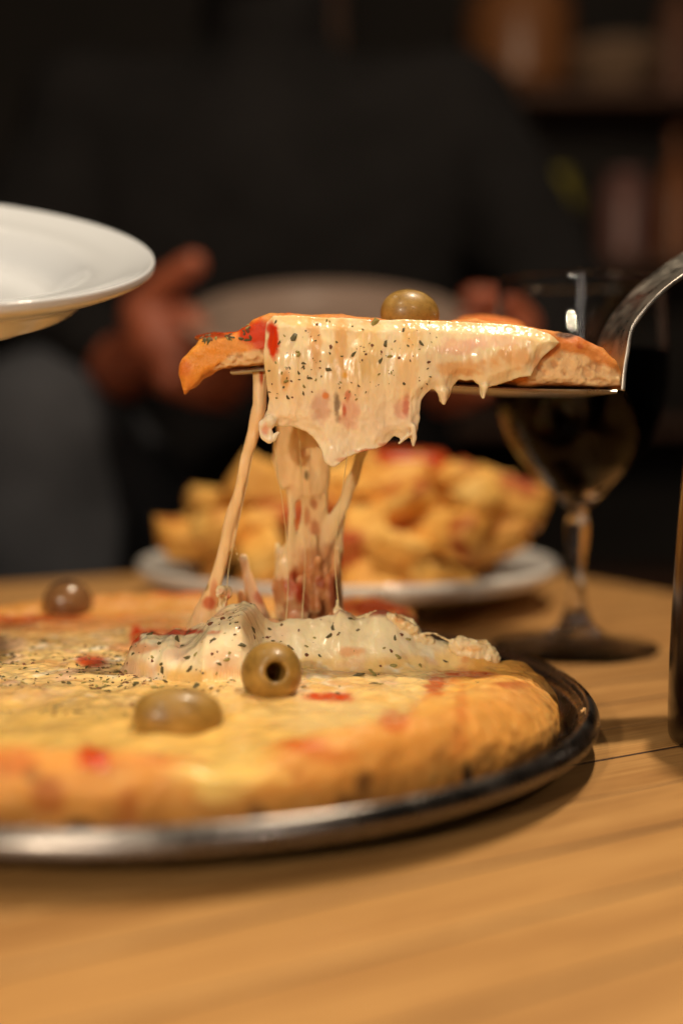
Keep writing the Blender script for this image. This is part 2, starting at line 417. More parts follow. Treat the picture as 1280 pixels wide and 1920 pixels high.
# ================================================================== PIZZA
Z0 = 0.025
RIDGE = np.array([(225, 1262), (240, 1225), (250, 1196), (262, 1188), (282, 1178), (305, 1184), (328, 1175), (348, 1181), (370, 1172), (388, 1163), (402, 1147), (425, 1136), (455, 1131), (478, 1140), (496, 1158), (520, 1166), (560, 1163), (600, 1166), (622, 1160), (636, 1143), (650, 1150), (670, 1158), (690, 1159), (700, 1151), (722, 1150), (742, 1156), (768, 1170), (782, 1182), (800, 1192), (830, 1199), (850, 1206), (870, 1206), (900, 1216), (925, 1226), (945, 1247), (965, 1262)], float)
CUT = 0.0437                     # slope of the front cut edge in plan
def yr_of(x): return PC.y - 0.0005 + np.maximum(x-PC.x, 0)*CUT
YR = 0.4215
RX = (RIDGE[:, 0]-640)/F*YR
RZ = np.array([at(a, b, float(yr_of(x))).z for (a, b), x in zip(RIDGE, RX)])
WX = np.array([-0.09, -0.078, -0.070, -0.060, -0.045, -0.033, -0.022, -0.010, 0.02, 0.045, 0.06]); WW = np.array([0.004, 0.008, 0.014, 0.024, 0.034, 0.031, 0.021, 0.018, 0.017, 0.014, 0.008])
def ptop(x, y):
    """height of the top surface before the crust profile"""
    P = np.stack([x, y, np.zeros_like(x)], 1)
    z = Z0 + 0.0014*noise(P, 80, 1, 2) + 0.0007*noise(P, 260, 2, 2)*(0.4+0.6*sstep(.35, .39, y)) + 0.0012*noise(P, 28, 9)
    rz = np.interp(x, RX, RZ, left=Z0, right=Z0); w = np.interp(x, WX, WW) + 0.003*noise(P, 60, 5)
    yr = yr_of(x); t = (yr-y)/w
    tc = np.clip(t, 0, 1)
    left = sstep(-0.026, -0.034, x)       # bulging lump at the left, steeper slope at the right
    g = left*np.sqrt(np.maximum(1-tc**2.2, 0)) + (1-left)*(1-sstep(0, 1, tc))*(1-0.15*tc)
    gb = 1-sstep(0, 0.012, y-yr)
    g = np.where(t < 0, gb, g)
    fold = 0.0016*noise(P, (190, 40, 1), 12, 2)*np.clip(g, 0, 1)*(t > -0.1)
    return z + (np.maximum(rz-Z0, 0))*np.clip(g, 0, 1) + fold*np.where(rz-Z0 > 0.002, 1, 0)
TH = np.concatenate([np.radians(np.linspace(46, 200, 420, endpoint=False)), np.radians(np.linspace(200, 300, 360, endpoint=False)), np.radians(np.linspace(300, 362.4, 440))])
nt = len(TH); NRI = 250
# profile in s: 0..1 = top to crust start, 1..2 crust
CR = np.array([(0.0, 0.0), (0.25, 0.0011), (0.5, 0.0042), (0.72, 0.0058), (0.90, 0.0040), (1.0, 0.0), (1.03, -0.0035), (1.035, -0.0075), (1.02, -0.0125), (0.98, -0.0165), (0.93, -0.0194)])
CRs = np.array(spline(CR, 7)); nc = len(CRs)
Pn = np.stack([np.cos(TH), np.sin(TH), np.zeros(nt)], 1)
wide = 0.022+0.014*np.exp(-((np.degrees(TH)-338)/26)**2)+0.004*noise(Pn, 3, 21, 2)
Ro = 0.1362 + 0.0016*noise(Pn, 2.5, 22, 2) + 0.0006*noise(Pn, 9, 23)
tall = 1.0+0.22*noise(Pn, 4, 24, 2)
rgt = sstep(334, 356, np.degrees(TH)); tall = tall*(1-0.8*rgt); dg_ = np.degrees(TH); notch = np.exp(-((dg_-285)/5.5)**2); tall = tall*(1-0.9*notch)+0.35*np.exp(-((dg_-303)/9)**2)+0.25*np.exp(-((dg_-268)/8)**2); wide = wide-0.012*notch; rg2 = sstep(300, 345, np.degrees(TH))
V = []; r_in = np.linspace(0.0015, 1, NRI)
for i in range(NRI):
    r = r_in[i]*(Ro-wide); x = PC.x+r*np.cos(TH); y = PC.y+r*np.sin(TH)
    V.append(np.stack([x, y, ptop(x, y)], 1))
for k in range(1, nc):
    f, dz = CRs[k]; r = Ro-wide+wide*f; x = PC.x+r*np.cos(TH); y = PC.y+r*np.sin(TH)
    zt = ptop(x, y); zz = zt*(1 if dz >= 0 else 1)+0
    base = np.where(dz >= 0, zt+dz*tall, Z0+(zt-Z0)*np.clip(1+dz/0.004, 0, 1)+dz)
    base = 0.0056+(base-0.0056)*(1-0.46*rg2*np.clip(f, 0, 1)**3.0)
    V.append(np.stack([x, y, base], 1))
rows = len(V); V = np.stack(V, 0)                       # rows x nt x 3
# cut walls down to the pan at both ends
def wall(colv):
    out = []
    for q in (0.15, 0.35, 0.6, 0.85, 1.0):
        c = colv.copy(); c[:, 2] = colv[:, 2]*(1-q)+0.0056*q
        out.append(c)
    return out
wa = wall(V[:, 0]); wb = wall(V[:, -1])
full = [w for w in wa[::-1]]+[V[:, j] for j in range(nt)]+[w for w in wb]
V = np.stack(full, 1); nt2 = V.shape[1]
idx = np.arange(rows*nt2).reshape(rows, nt2)
Fq = np.stack([idx[:-1, :-1], idx[1:, :-1], idx[1:, 1:], idx[:-1, 1:]], 2).reshape(-1, 4)
V = V.reshape(-1, 3); N = normals_of(V, Fq)
rr = np.hypot(V[:, 0]-PC.x, V[:, 1]-PC.y); th = (np.degrees(np.arctan2(V[:, 1]-PC.y, V[:, 0]-PC.x)) - 20) % 360 + 20
colid = np.tile(np.arange(nt2), rows); rowid = np.repeat(np.arange(rows), nt2)
iswall = (colid < 5) | (colid >= nt2-5)
cr = np.clip((rowid-NRI)/(nc-1), 0, 1)                   # 0 on the cheese, 1 at the bottom of the crust
wd = np.interp(th, np.degrees(TH), wide); cf = (rr-(0.1362-wd))/wd; edge0 = sstep(-0.1, 0.1, cf)
V += N*(0.0005*noise(V, 420, 31, 2)*(cf > 0.1) + 0.0008*noise(V, 60, 33, 2)*sstep(0.1, 0.6, cf))[:, None]
# colours
C = cols(len(V), (250, 214, 146), 0.20)
n1 = noise(V, 60, 41, 3); n2 = noise(V, 180, 42, 3); n3 = noise(V, 26, 43, 2)
blend(C, sstep(0.0, 0.5, n1)*0.55, (246, 226, 178))
blend(C, sstep(0.05, 0.55, -n1+0.3*n2)*0.45, (226, 178, 98))
lf = sstep(0.345, 0.375, V[:, 1])*(1-edge0)
blend(C, lf*sstep(0.12, 0.45, noise(V, 130, 44, 3))*0.8, (255, 244, 220), 0.2)
blend(C, lf*sstep(0.12, 0.5, noise(V, (90, 150, 90), 45, 3))*0.65, (206, 152, 92), 0.3)
blend(C, lf*sstep(0.22, 0.5, noise(V, 75, 46, 3))*0.6, (236, 196, 170), 0.24)
near = sstep(0.40, 0.34, V[:, 1]); blend(C, edge0*sstep(0.15, 0.55, noise(V, 240, 48, 3))*0.3, (188, 112, 50))
blend(C, near*0.75, (248, 200, 104))
md = sstep(.0275, .032, V[:, 2])*(V[:, 1] > .385)*(V[:, 1] < .435)*(1-edge0); blend(C, md*0.8, (255, 242, 206), 0.20)  # mound painted paler to make up for the shade of the slice above
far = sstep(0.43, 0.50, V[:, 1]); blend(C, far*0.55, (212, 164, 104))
blend(C, sstep(0.30, 0.6, n3+0.35*n2)*0.5*(cf < 0.1), (226, 128, 62))
edge = sstep(-0.02, 0.14, cf+0.10*n1+0.05*n2)
blend(C, edge, (240, 180, 92), 0.5)
blend(C, edge*sstep(0.0, 0.5, n1)*0.5, (236, 186, 108))
blend(C, edge*sstep(0.35, 0.7, cf+0.25*n3)*0.5, (222, 146, 68), 0.6)
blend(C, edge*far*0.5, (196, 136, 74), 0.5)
rim = np.exp(-((cf-0.02-0.12*n1)/0.07)**2)*sstep(-0.25, 0.2, n3+0.4*n2); blend(C, rim*0.7, (214, 112, 42), 0.45)
blend(C, edge*sstep(0.25, 0.6, noise(V, 260, 49, 3))*0.35, (186, 108, 48), 0.6)
blend(C, edge*sstep(0.3, 0.6, noise(V, 420, 50, 2))*0.25, (246, 204, 130))
blend(C, edge*sstep(0.50, 0.95, cr+0.1*n2)*0.75, (140, 76, 34), 0.7)
blend(C, edge*sstep(0.35, 0.6, noise(V, 95, 47, 2)-0.05)*sstep(0.3, 0.5, cr)*0.75, (70, 36, 20))
red = (212, 76, 26)
B = [(622, 1306, 52, 13, red, 1, .2), (735, 1350, 32, 24, (212, 90, 34), .9, .25), (565, 1398, 55, 13, (214, 104, 36), .85, .45), (620, 1418, 45, 14, (214, 116, 44), .7, .45),
     (176, 1422, 40, 26, (214, 78, 26), 1, .3), (172, 1238, 34, 13, (214, 74, 28), .9, .2), (60, 1160, 100, 9, (180, 78, 34), .9, .3), (330, 1112, 60, 8, (204, 92, 44), .8, .3),
     (20, 1174, 60, 10, (130, 60, 34), .7, .3), (90, 1490, 34, 40, (170, 86, 32), .7), (30, 1430, 60, 26, (206, 106, 44), .6), (350, 1425, 150, 14, (206, 106, 42), .6), (240, 1520, 30, 46, (176, 90, 36), .6),
     (410, 1240, 42, 26, (242, 200, 160), .6, .2), (430, 1262, 40, 12, (238, 172, 130), .5, .2), (335, 1225, 30, 20, (245, 206, 176), .6, .2), (20, 1208, 34, 16, (236, 196, 166), .7), (520, 1190, 24, 20, (246, 214, 180), .5),
     (470, 1170, 40, 30, (240, 206, 148), .5), (660, 1222, 30, 14, (232, 150, 84), .6), (255, 1192, 13, 22, (214, 72, 26), 1, .15), (320, 1184, 80, 7, (212, 62, 28), .9, .15), (430, 1212, 60, 30, (244, 206, 160), .3, .2),
     (250, 1215, 50, 12, (226, 140, 84), .6, .2), (880, 1264, 62, 8, (196, 70, 24), .9, .3), (818, 1284, 24, 20, (204, 84, 34), .8, .3), (960, 1284, 40, 9, (184, 74, 32), .7), (865, 1320, 14, 40, (206, 110, 48), .5),
     (860, 1390, 20, 40, (206, 110, 50), .4), (875, 1452, 10, 34, (38, 22, 16), 1, .8), (890, 1476, 26, 10, (40, 24, 16), .9, .8), (150, 1548, 40, 14, (60, 32, 18), .9), (1000, 1300, 60, 30, (214, 150, 82), .5),
     (560, 1362, 60, 12, (246, 214, 150), .5), (1030, 1290, 24, 24, (232, 176, 104), .6), (700, 1140, 90, 20, (150, 44, 20), .9, .3), (790, 1165, 50, 20, (160, 78, 36), .8), (30, 1300, 60, 16, (214, 166, 110), .5), (430, 1440, 110, 46, (252, 216, 126), .8, .2), (405, 1478, 50, 34, (253, 218, 130), .8, .16), (600, 1340, 150, 26, (246, 216, 146), .6, .22)]
C = paint(C, V, B)
blend(C, iswall*0.9, (226, 190, 140), 0.7)
blend(C, (iswall & (V[:, 2] > 0.018) & (th < 180))*0.8, (150, 50, 24), 0.4)
pizza = thing('pizza', 'large cheese pizza with thick browned crust, one slice lifted out, in the dark pan', 'pizza', PC)
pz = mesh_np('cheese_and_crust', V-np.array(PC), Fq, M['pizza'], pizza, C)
BV_PZ = (V, Fq)

# torn cheese standing on the cut edge, one implicit surface
H = 0.00045
lo = (at(235, 1270, .43).x, 0.398, 0.018); hi = (at(960, 1270, .43).x, 0.458, 0.060)
X, Y, Z = grid(lo, hi, H)
P = lambda px, py, d: tuple(at(px, py, d))
g = chain(X, Y, Z, [(P(395, 1190, .424), .0030), (P(414, 1150, .426), .0021), (P(418, 1122, .426), .0018), (P(424, 1110, .424), .0018)], 0.8)   # red edged curl
g = smin(g, chain(X, Y, Z, [(P(424, 1110, .424), .0018), (P(414, 1108, .421), .0015), (P(410, 1114, .419), .0012)]), .0012)
g = smin(g, chain(X, Y, Z, [(P(640, 1190, .421), .0062), (P(637, 1165, .422), .0040), (P(633, 1143, .423), .0018), (P(632, 1126, .4235), .0006)], .6), .0015)
g = smin(g, chain(X, Y, Z, [(P(640, 1150, .423), .001), (P(655, 1160, .423), .0014), (P(690, 1166, .423), .001)]), .001)
for (a, b, d, r) in ((703, 1160, .422, .0030), (724, 1158, .421, .0024), (738, 1165, .420, .0020), (757, 1174, .419, .0022), (770, 1182, .4195, .0018), (712, 1178, .420, .0030),
                     (862, 1205, .420, .0027), (858, 1216, .419, .0022), (888, 1213, .4195, .0016), (900, 1209, .420, .0017), (915, 1220, .4205, .0020), (922, 1234, .4205, .0024), (905, 1236, .4205, .0028), (885, 1226, .4190, .0016), (870, 1228, .4200, .0024),
                     (800, 1206, .421, .0022), (786, 1200, .420, .0016), (488, 1172, .424, .0030), (520, 1176, .423, .0026), (560, 1178, .423, .0028), (600, 1178, .423, .0028)):
    c = at(a, b, d); g = smin(g, ell(X, Y, Z, c, (r*1.25, r*0.8, r*0.85)), .0028)
g = smin(g, chain(X, Y, Z, [(P(740, 1150, .424), .0004), (P(768, 1165, .424), .0016), (P(782, 1190, .423), .0018)], .6), .001)
g = smin(g, chain(X, Y, Z, [(P(786, 1200, .420), .0008), (P(795, 1188, .420), .0006), (P(815, 1187, .420), .0005), (P(835, 1199, .420), .0004), (P(855, 1205, .420), .0006)]), .0008)
g = smin(g, chain(X, Y, Z, [(P(608, 1168, .428), .0012), (P(616, 1158, .430), .0010), (P(620, 1150, .431), .0006)]), .0006)
Vt, Ft = surfnets(g, lo, H); Nt = normals_of(Vt, Ft)
Vt += Nt*(0.0011*noise(Vt, 330, 61, 3)+0.0005*noise(Vt, 900, 63, 1))[:, None]
Ct = cols(len(Vt), (246, 222, 176), 0.22); blend(Ct, sstep(0, .6, noise(Vt, 200, 62, 2))*0.6, (236, 190, 126))
Ct = paint(Ct, Vt, [(429, 1146, 7, 40, (222, 92, 44), .85, .2), (416, 1112, 12, 8, (246, 196, 160), .8, .2), (320, 1184, 76, 9, (216, 74, 26), .95, .12), (256, 1196, 14, 18, (214, 70, 26), 1, .15), (618, 1156, 10, 16, (232, 140, 84), .8),
                    (540, 1164, 60, 12, (238, 170, 120), .7), (750, 1160, 12, 10, (222, 150, 80), .6), (890, 1216, 20, 8, (232, 180, 110), .7)])
o = mesh_np('torn_cheese', Vt-np.array(PC), Ft, M['pizza'], pizza, Ct)
BV_TORN = (Vt, Ft)

# crumbs fallen on the pan rim
cm = bpy.data.meshes.new('bread_crumb'); bm = bmesh.new(); bmesh.ops.create_icosphere(bm, subdivisions=2, radius=1)
for v_ in bm.verts: v_.co *= 0.8+0.45*RNG.rand()
bm.to_mesh(cm); bm.free(); cm.materials.append(simple('crumb_crust', lin(214, 168, 110), 0.8))
for k, (a, b, sz_) in enumerate(((1090, 1334, .0006), (1096, 1331, .0009), (1102, 1333, .0007), (1098, 1337, .0005), (1108, 1330, .0004))):
    o = bpy.data.objects.new('bread_crumb', cm); link(o); p = on(a, b, 0.0145+sz_*.4); o.location = p; o.scale = (sz_,)*3; o.rotation_euler = (k, k*2, k*3)
    tag(o, 'tiny bread crumb lying on the right rim of the dark pan', 'crumb', 'crumbs on the pan rim')

# ================================================================== SLICE
SF = 0.415
slice_t = thing('pizza_slice', 'lifted pizza slice on the steel server, melted cheese stringing down to the pizza', 'pizza slice', (0.02, 0.44, 0.122))
SL = np.array(slice_t.location)
body = [(336, 700), (335, 684), (339, 671), (354, 653), (376, 637), (405, 628), (440, 620), (466, 606), (490, 592), (520, 585), (560, 586), (700, 594), (830, 598), (900, 599), (960, 603), (1010, 612), (1060, 622), (1100, 636), (1135, 652), (1155, 674), (1166, 700), (1172, 714), (1168, 725), (1120, 727), (1000, 725), (850, 716), (700, 704), (560, 694), (493, 684), (450, 688), (418, 691), (398, 699), (380, 711), (362, 728), (352, 730), (345, 741), (341, 716)]
H = 0.0006
lo = (-0.062, 0.407, 0.112); hi = (0.104, 0.540, 0.155)
X, Y, Z = grid(lo, hi, H)
d2 = poly2(X[:, :, 0], Z[:, 0, :], px2xz(body, SF))[:, None, :]
yb = SF+0.010+np.clip(X+0.030, 0, 1)*0.82
yb = yb - 0.16*np.clip(X-0.062, 0, 1)**1*3*np.clip((X-0.062)/0.03, 0, 1)
mid = (SF+yb)/2; hh = (yb-SF)/2
g = extr(d2, Y-mid, hh, 0.0035)
g = smin(g, ell(X, Y, Z, (0.058, 0.485, 0.1465), (0.016, 0.020, 0.0060)), .004)
g = smin(g, ell(X, Y, Z, tuple(at(410, 634, .428)), (0.009, 0.006, 0.0022)), .003)
Vs, Fs_ = surfnets(g, lo, H); Ns = normals_of(Vs, Fs_)
px, py = proj(Vs)
front = sstep(0.25, 0.75, -Ns[:, 1])
crp = poly2(px[:, None], py[:, None], [(396, 700), (404, 688), (430, 664), (470, 656), (500, 655), (520, 660), (520, 700)])[:, 0]
crp2 = poly2(px[:, None], py[:, None], [(990, 690), (1005, 676), (1035, 668), (1052, 658), (1085, 664), (1120, 678), (1150, 694), (1170, 708), (1168, 722), (1100, 722), (990, 718)])[:, 0]
m1 = (1-sstep(-4, 4, np.minimum(crp, crp2)+4*noise(Vs, 300, 70, 2)))*front
hole = sstep(0.10, 0.55, noise(Vs, 520, 71, 2))
hole2 = sstep(0.25, 0.6, noise(Vs, 260, 75, 1))
Vs += Ns*((-0.0013*hole-0.0012*hole2+0.0005*noise(Vs, 900, 72, 1))*m1 + 0.00045*noise(Vs, 330, 73, 2)*(1-m1) + 0.0010*noise(Vs, 110, 74, 2)*(1-m1))[:, None]
Cs = cols(len(Vs), (216, 138, 66), 0.5)
blend(Cs, sstep(0, .5, noise(Vs, 120, 76, 2))*0.5, (232, 168, 90))
tipm = sstep(520, 470, px); blend(Cs, tipm*0.85, (240, 160, 66), 0.28)
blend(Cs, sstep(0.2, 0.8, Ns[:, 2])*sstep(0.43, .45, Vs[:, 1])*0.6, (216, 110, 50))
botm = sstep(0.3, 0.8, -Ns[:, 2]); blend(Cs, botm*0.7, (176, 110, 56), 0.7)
Cs = paint(Cs, Vs, [(1100, 636, 70, 16, (206, 112, 46), .8, .35), (1060, 628, 20, 9, (60, 34, 20), .9), (1088, 650, 10, 8, (170, 60, 26), .6), (1060, 690, 40, 16, (214, 150, 96), .4)])
Cs = paint(Cs, Vs, [(470, 622, 40, 26, (222, 70, 22), 1, .12), (400, 628, 50, 9, (150, 44, 20), .9, .15), (430, 618, 40, 10, (214, 70, 22), .9, .12), (496, 640, 30, 34, (216, 66, 24), .9, .15), (535, 582, 40, 6, (222, 70, 28), .9, .2), (350, 700, 16, 36, (234, 146, 60), .6, .25), (345, 690, 12, 16, (210, 100, 40), .5)])
blend(Cs, m1, (236, 198, 146), 0.85)
blend(Cs, m1*np.clip(hole*0.8+hole2*0.6, 0, 1)*0.6, (192, 130, 82))
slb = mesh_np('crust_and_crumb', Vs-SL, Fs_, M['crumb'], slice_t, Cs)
BV_SL = (Vs, Fs_)

# hanging sheet of cheese over the cut face
DF = 0.408
out = [(496, 640), (497, 604), (512, 590), (560, 589), (620, 592), (700, 599), (760, 597), (830, 598), (900, 601), (960, 605), (1005, 613), (1040, 628), (1052, 641), (1038, 652), (1020, 668), (1006, 690), (998, 706), (975, 709), (955, 716), (935, 722), (918, 727), (912, 738), (906, 747), (901, 736), (899, 722), (888, 713), (876, 715), (862, 712), (852, 722), (845, 738), (838, 752), (831, 757), (824, 752), (820, 738), (812, 730), (800, 738), (792, 752), (789, 790), (784, 812), (780, 832), (774, 836), (770, 824), (764, 822), (754, 832), (748, 833), (750, 824), (741, 820), (734, 826), (722, 836), (704, 843), (690, 846), (668, 852), (650, 858), (640, 868), (625, 877), (612, 870), (605, 855), (598, 836), (588, 820), (572, 808), (552, 800), (532, 799), (516, 800), (500, 794), (492, 786), (500, 766), (504, 748), (500, 720), (496, 690), (494, 660)]
H = 0.00042
a0 = at(475, 890, DF); a1 = at(1065, 575, DF)
lo = (a0.x, 0.398, a0.z); hi = (a1.x, 0.4235, a1.z)
X, Y, Z = grid(lo, hi, H)
X2, Z2 = X[:, :, 0], Z[:, 0, :]
d2 = poly2(X2, Z2, px2xz(out, DF))
XX, ZZ = np.broadcast_arrays(X2, Z2); Q = np.stack([XX.ravel(), np.zeros(XX.size), ZZ.ravel()], 1).astype(float)
sh = XX.shape
fold = noise(Q, (130, 1, 22), 81, 2).reshape(sh); fold2 = noise(Q, (520, 1, 50), 82, 2).reshape(sh); lump = noise(Q, (75, 1, 75), 83, 2).reshape(sh)
zt = at(600, 595, DF).z; zlow = at(600, 860, DF).z; dn = np.clip((zt-ZZ)/(zt-zlow), 0, 1)
xr = sstep(at(790, 0, DF).x, at(860, 0, DF).x, XX)
y0 = 0.4135 - 0.0030*sstep(0.0, 0.30, dn) + 0.0026*sstep(0.45, 1.0, dn) + 0.0011*fold + 0.0002*fold2 + 0.0014*lump + 0.0015*xr
lowt = 1-0.55*sstep(0.4, 1.0, dn)
hh = (0.0036+0.0009*fold+0.0008*lump)*lowt
hh = hh*(0.35+0.65*sstep(0, 0.0045, -d2))
hh = np.maximum(hh, 0.0007)
g = extr(d2[:, None, :], Y-y0[:, None, :], hh[:, None, :], 0.0007)
# curl at the lower left corner and little drips
cc = lambda px, py, d=0.410: tuple(at(px, py, d))
g = smin(g, chain(X, Y, Z, [(cc(506, 790), .0024), (cc(493, 797), .0018), (cc(489, 806), .0013), (cc(494, 818), .0011), (cc(504, 826), .0010), (cc(513, 822), .0008), (cc(521, 812), .0007)]), .001)
g = smin(g, chain(X, Y, Z, [(cc(500, 800), .0012), (cc(506, 812), .0009), (cc(508, 822), .0008)]), .0008)
g = smin(g, chain(X, Y, Z, [(cc(775, 800), .0012), (cc(777, 820), .0009), (cc(775, 835), .0006)]), .0008)
g = smin(g, chain(X, Y, Z, [(cc(765, 815), .0009), (cc(756, 824), .0006), (cc(748, 831), .0005)]), .0006)
g = smin(g, chain(X, Y, Z, [(cc(830, 735), .0022), (cc(831, 748), .0013), (cc(831, 755), .0009)]), .0008)
g = smin(g, chain(X, Y, Z, [(cc(908, 725), .0014), (cc(907, 736), .0007), (cc(905, 746), .0004)]), .0006)
Vd, Fd = surfnets(g, lo, H); Nd = normals_of(Vd, Fd)
pxd, pyd = proj(Vd); dd_ = np.interp(pyd, [590, 720, 780, 860], [0.2, 0.5, 1.0, 1.0])
Vd += Nd*(0.00016*noise(Vd, (260, 260, 90), 84, 3)+0.0006*noise(Vd, 95, 88, 2)+0.0005*(dd_-0.2)*noise(Vd, (520, 520, 360), 85, 2)+0.00012*noise(Vd, (1200, 1200, 300), 86, 1))[:, None]
Cd = cols(len(Vd), (250, 226, 180), 0.24)
na = noise(Vd, (130, 100, 50), 87, 3)
blend(Cd, sstep(0, .5, na)*0.6, (250, 232, 196)); blend(Cd, sstep(0.10, .55, -na)*0.6, (236, 190, 118))
wht = sstep(690, 800, pyd); blend(Cd, wht*0.7, (252, 234, 208), 0.24)
Cd = paint(Cd, Vd, [(512, 636, 15, 34, (222, 66, 24), 1, .12), (505, 616, 12, 16, (216, 60, 30), .9, .12), (545, 582, 36, 7, (222, 84, 36), .8), (590, 640, 14, 60, (222, 156, 78), .6), (640, 640, 16, 50, (226, 164, 88), .5), (690, 660, 30, 60, (240, 196, 116), .5),
                    (700, 596, 14, 8, (214, 84, 36), .9), (760, 690, 24, 70, (240, 186, 108), .4), (860, 650, 44, 20, (240, 188, 156), .7), (920, 640, 60, 12, (242, 194, 170), .5), (870, 690, 70, 20, (232, 168, 98), .7), (960, 670, 40, 22, (232, 164, 92), .6), (1010, 690, 14, 30, (232, 150, 84), .5),
                    (603, 765, 24, 34, (206, 150, 132), .6, .2), (631, 762, 8, 28, (104, 78, 56), .8, .3), (655, 775, 20, 34, (216, 140, 120), .5), (610, 742, 7, 6, (226, 130, 50), .8), (651, 742, 6, 12, (206, 110, 70), .7), (645, 770, 5, 12, (206, 90, 50), .8), (762, 762, 8, 22, (206, 96, 70), .75, .25), (755, 772, 18, 24, (216, 140, 120), .5), (535, 712, 10, 18, (222, 156, 64), .7), (647, 704, 8, 8, (238, 176, 60), .9),
                    (700, 846, 44, 5, (206, 96, 44), .8), (725, 834, 20, 6, (206, 96, 50), .7), (650, 862, 20, 5, (222, 140, 90), .6), (497, 806, 10, 16, (230, 140, 110), .6), (1042, 636, 16, 16, (206, 164, 92), .5), (560, 600, 60, 12, (242, 200, 120), .5), (860, 604, 80, 8, (244, 210, 140), .5)], wf=350)
dr = mesh_np('hanging_cheese', Vd-SL, Fd, M['drape'], slice_t, Cd)
BV_DR = (Vd, Fd)

# cheese strings between slice and pizza
def strand(name, pieces, lo, hi, H, ys, k, blobs, seed, base=(246, 208, 156), label=None, foot=0.0):
    X, Y, Z = grid(lo, hi, H); g = None
    for pts in pieces:
        c = chain(X, Y, Z, pts, ys); g = c if g is None else smin(g, c, k)
    V, Fq = surfnets(g, lo, H); N = normals_of(V, Fq)
    V += N*(0.0006*noise(V, (420, 420, 60), seed, 2)+0.0005*noise(V, 160, seed+1, 2)+foot*sstep(.060, .052, V[:, 2])*0.0020*noise(V, (260, 260, 110), seed+3, 3))[:, None]
    C = cols(len(V), base, 0.3); blend(C, sstep(0, .6, noise(V, (300, 300, 50), seed+2, 2))*0.6, (252, 226, 184))
    C = paint(C, V, blobs, seed)
    o = mesh_np(name, V-SL, Fq, M['strand'], slice_t, C)
    if label: o['label'] = label
    return V, Fq
q = 0.000187
LS = [(488, 690, .4225, 15), (489, 720, .4225, 14), (487, 760, .4225, 13.5), (475, 808, .423, 11), (463, 855, .423, 10.5), (452, 902, .423, 10.5), (440, 949, .4235, 10.5), (427, 996, .424, 10), (416, 1050, .425, 11), (402, 1100, .426, 15), (388, 1140, .427, 20), (376, 1180, .427, 25)]
L2 = [(470, 840, .4245, 5), (462, 900, .4245, 4.5), (452, 945, .4245, 4), (441, 990, .4245, 3.5), (432, 1030, .425, 4)]
L3 = [(434, 1010, .425, 1.0), (442, 1030, .425, .8), (449, 1055, .426, .8)]
mk = lambda L: [(tuple(at(a, b, d)), r*q) for a, b, d, r in L]
a0 = at(330, 1200, .425); a1 = at(520, 670, .425)
strand('cheese_string', [mk(LS), mk(L2), mk(L3)], (a0.x, .415, a0.z), (a1.x, .434, a1.z), 0.00045, 0.75, .0006,
       [(490, 700, 5, 30, (196, 70, 30), .9), (402, 1110, 10, 24, (214, 120, 70), .6), (392, 1130, 14, 14, (206, 80, 36), .8), (372, 1150, 14, 24, (240, 196, 150), .5), (403, 1037, 4, 3, (30, 20, 14), 1), (385, 1100, 8, 10, (110, 90, 40), .5)], 91, label='long thin string at the left, running down to the torn edge')
a0 = at(435, 1200, .445); a1 = at(505, 1020, .445)
strand('cheese_stub', [mk([(457, 1045, .442, 9), (461, 1065, .442, 9.5), (468, 1095, .442, 11), (480, 1135, .442, 17), (490, 1175, .442, 22)]), mk([(452, 1110, .445, 6), (458, 1140, .445, 12), (462, 1180, .445, 20)])],
       (a0.x, .431, a0.z), (a1.x, .456, a1.z), 0.0005, 0.7, .001, [(457, 1046, 12, 10, (246, 226, 200), .8), (488, 1120, 14, 16, (206, 90, 50), .7), (455, 1130, 14, 26, (196, 130, 66), .7)], 95, base=(244, 200, 156), label='short broken stub standing up beside the long string')
a0 = at(480, 1205, .455); a1 = at(715, 730, .455)
BUN = [[(540, 740, .436, 26), (543, 800, .438, 28), (546, 850, .440, 29), (552, 890, .442, 26), (560, 915, .443, 19)],
       [(600, 760, .438, 20), (600, 850, .440, 22), (600, 900, .443, 19), (597, 950, .445, 14)],
       [(575, 800, .440, 18), (578, 880, .441, 16), (582, 920, .442, 12)],
       [(523, 870, .440, 9), (530, 905, .441, 7), (530, 918, .441, 2)], [(520, 840, .440, 8), (514, 858, .440, 3)],
       [(548, 905, .443, 8), (547, 960, .444, 7), (544, 1010, .445, 8), (538, 1060, .446, 12), (530, 1100, .446, 20)],
       [(580, 905, .443, 9), (574, 960, .445, 11), (570, 1010, .446, 14), (566, 1070, .447, 20)],
       [(598, 930, .445, 13), (596, 990, .446, 13), (592, 1040, .447, 18), (590, 1100, .447, 30)],
       [(678, 845, .444, 10), (668, 880, .444, 10), (650, 930, .445, 11), (626, 980, .446, 13), (606, 1030, .447, 14)],
       [(645, 950, .449, 5), (632, 1000, .449, 13), (622, 1060, .449, 20), (618, 1100, .449, 26)]]
R_ = np.random.RandomState(4)
for _ in range(26):
    a = R_.uniform(524, 630); b = R_.uniform(1110, 1190); r = R_.uniform(8, 15)
    BUN.append([(a, b, R_.uniform(.440, .452), r), (a+R_.uniform(-8, 8), b-R_.uniform(40, 120), R_.uniform(.440, .452), r*0.5)])
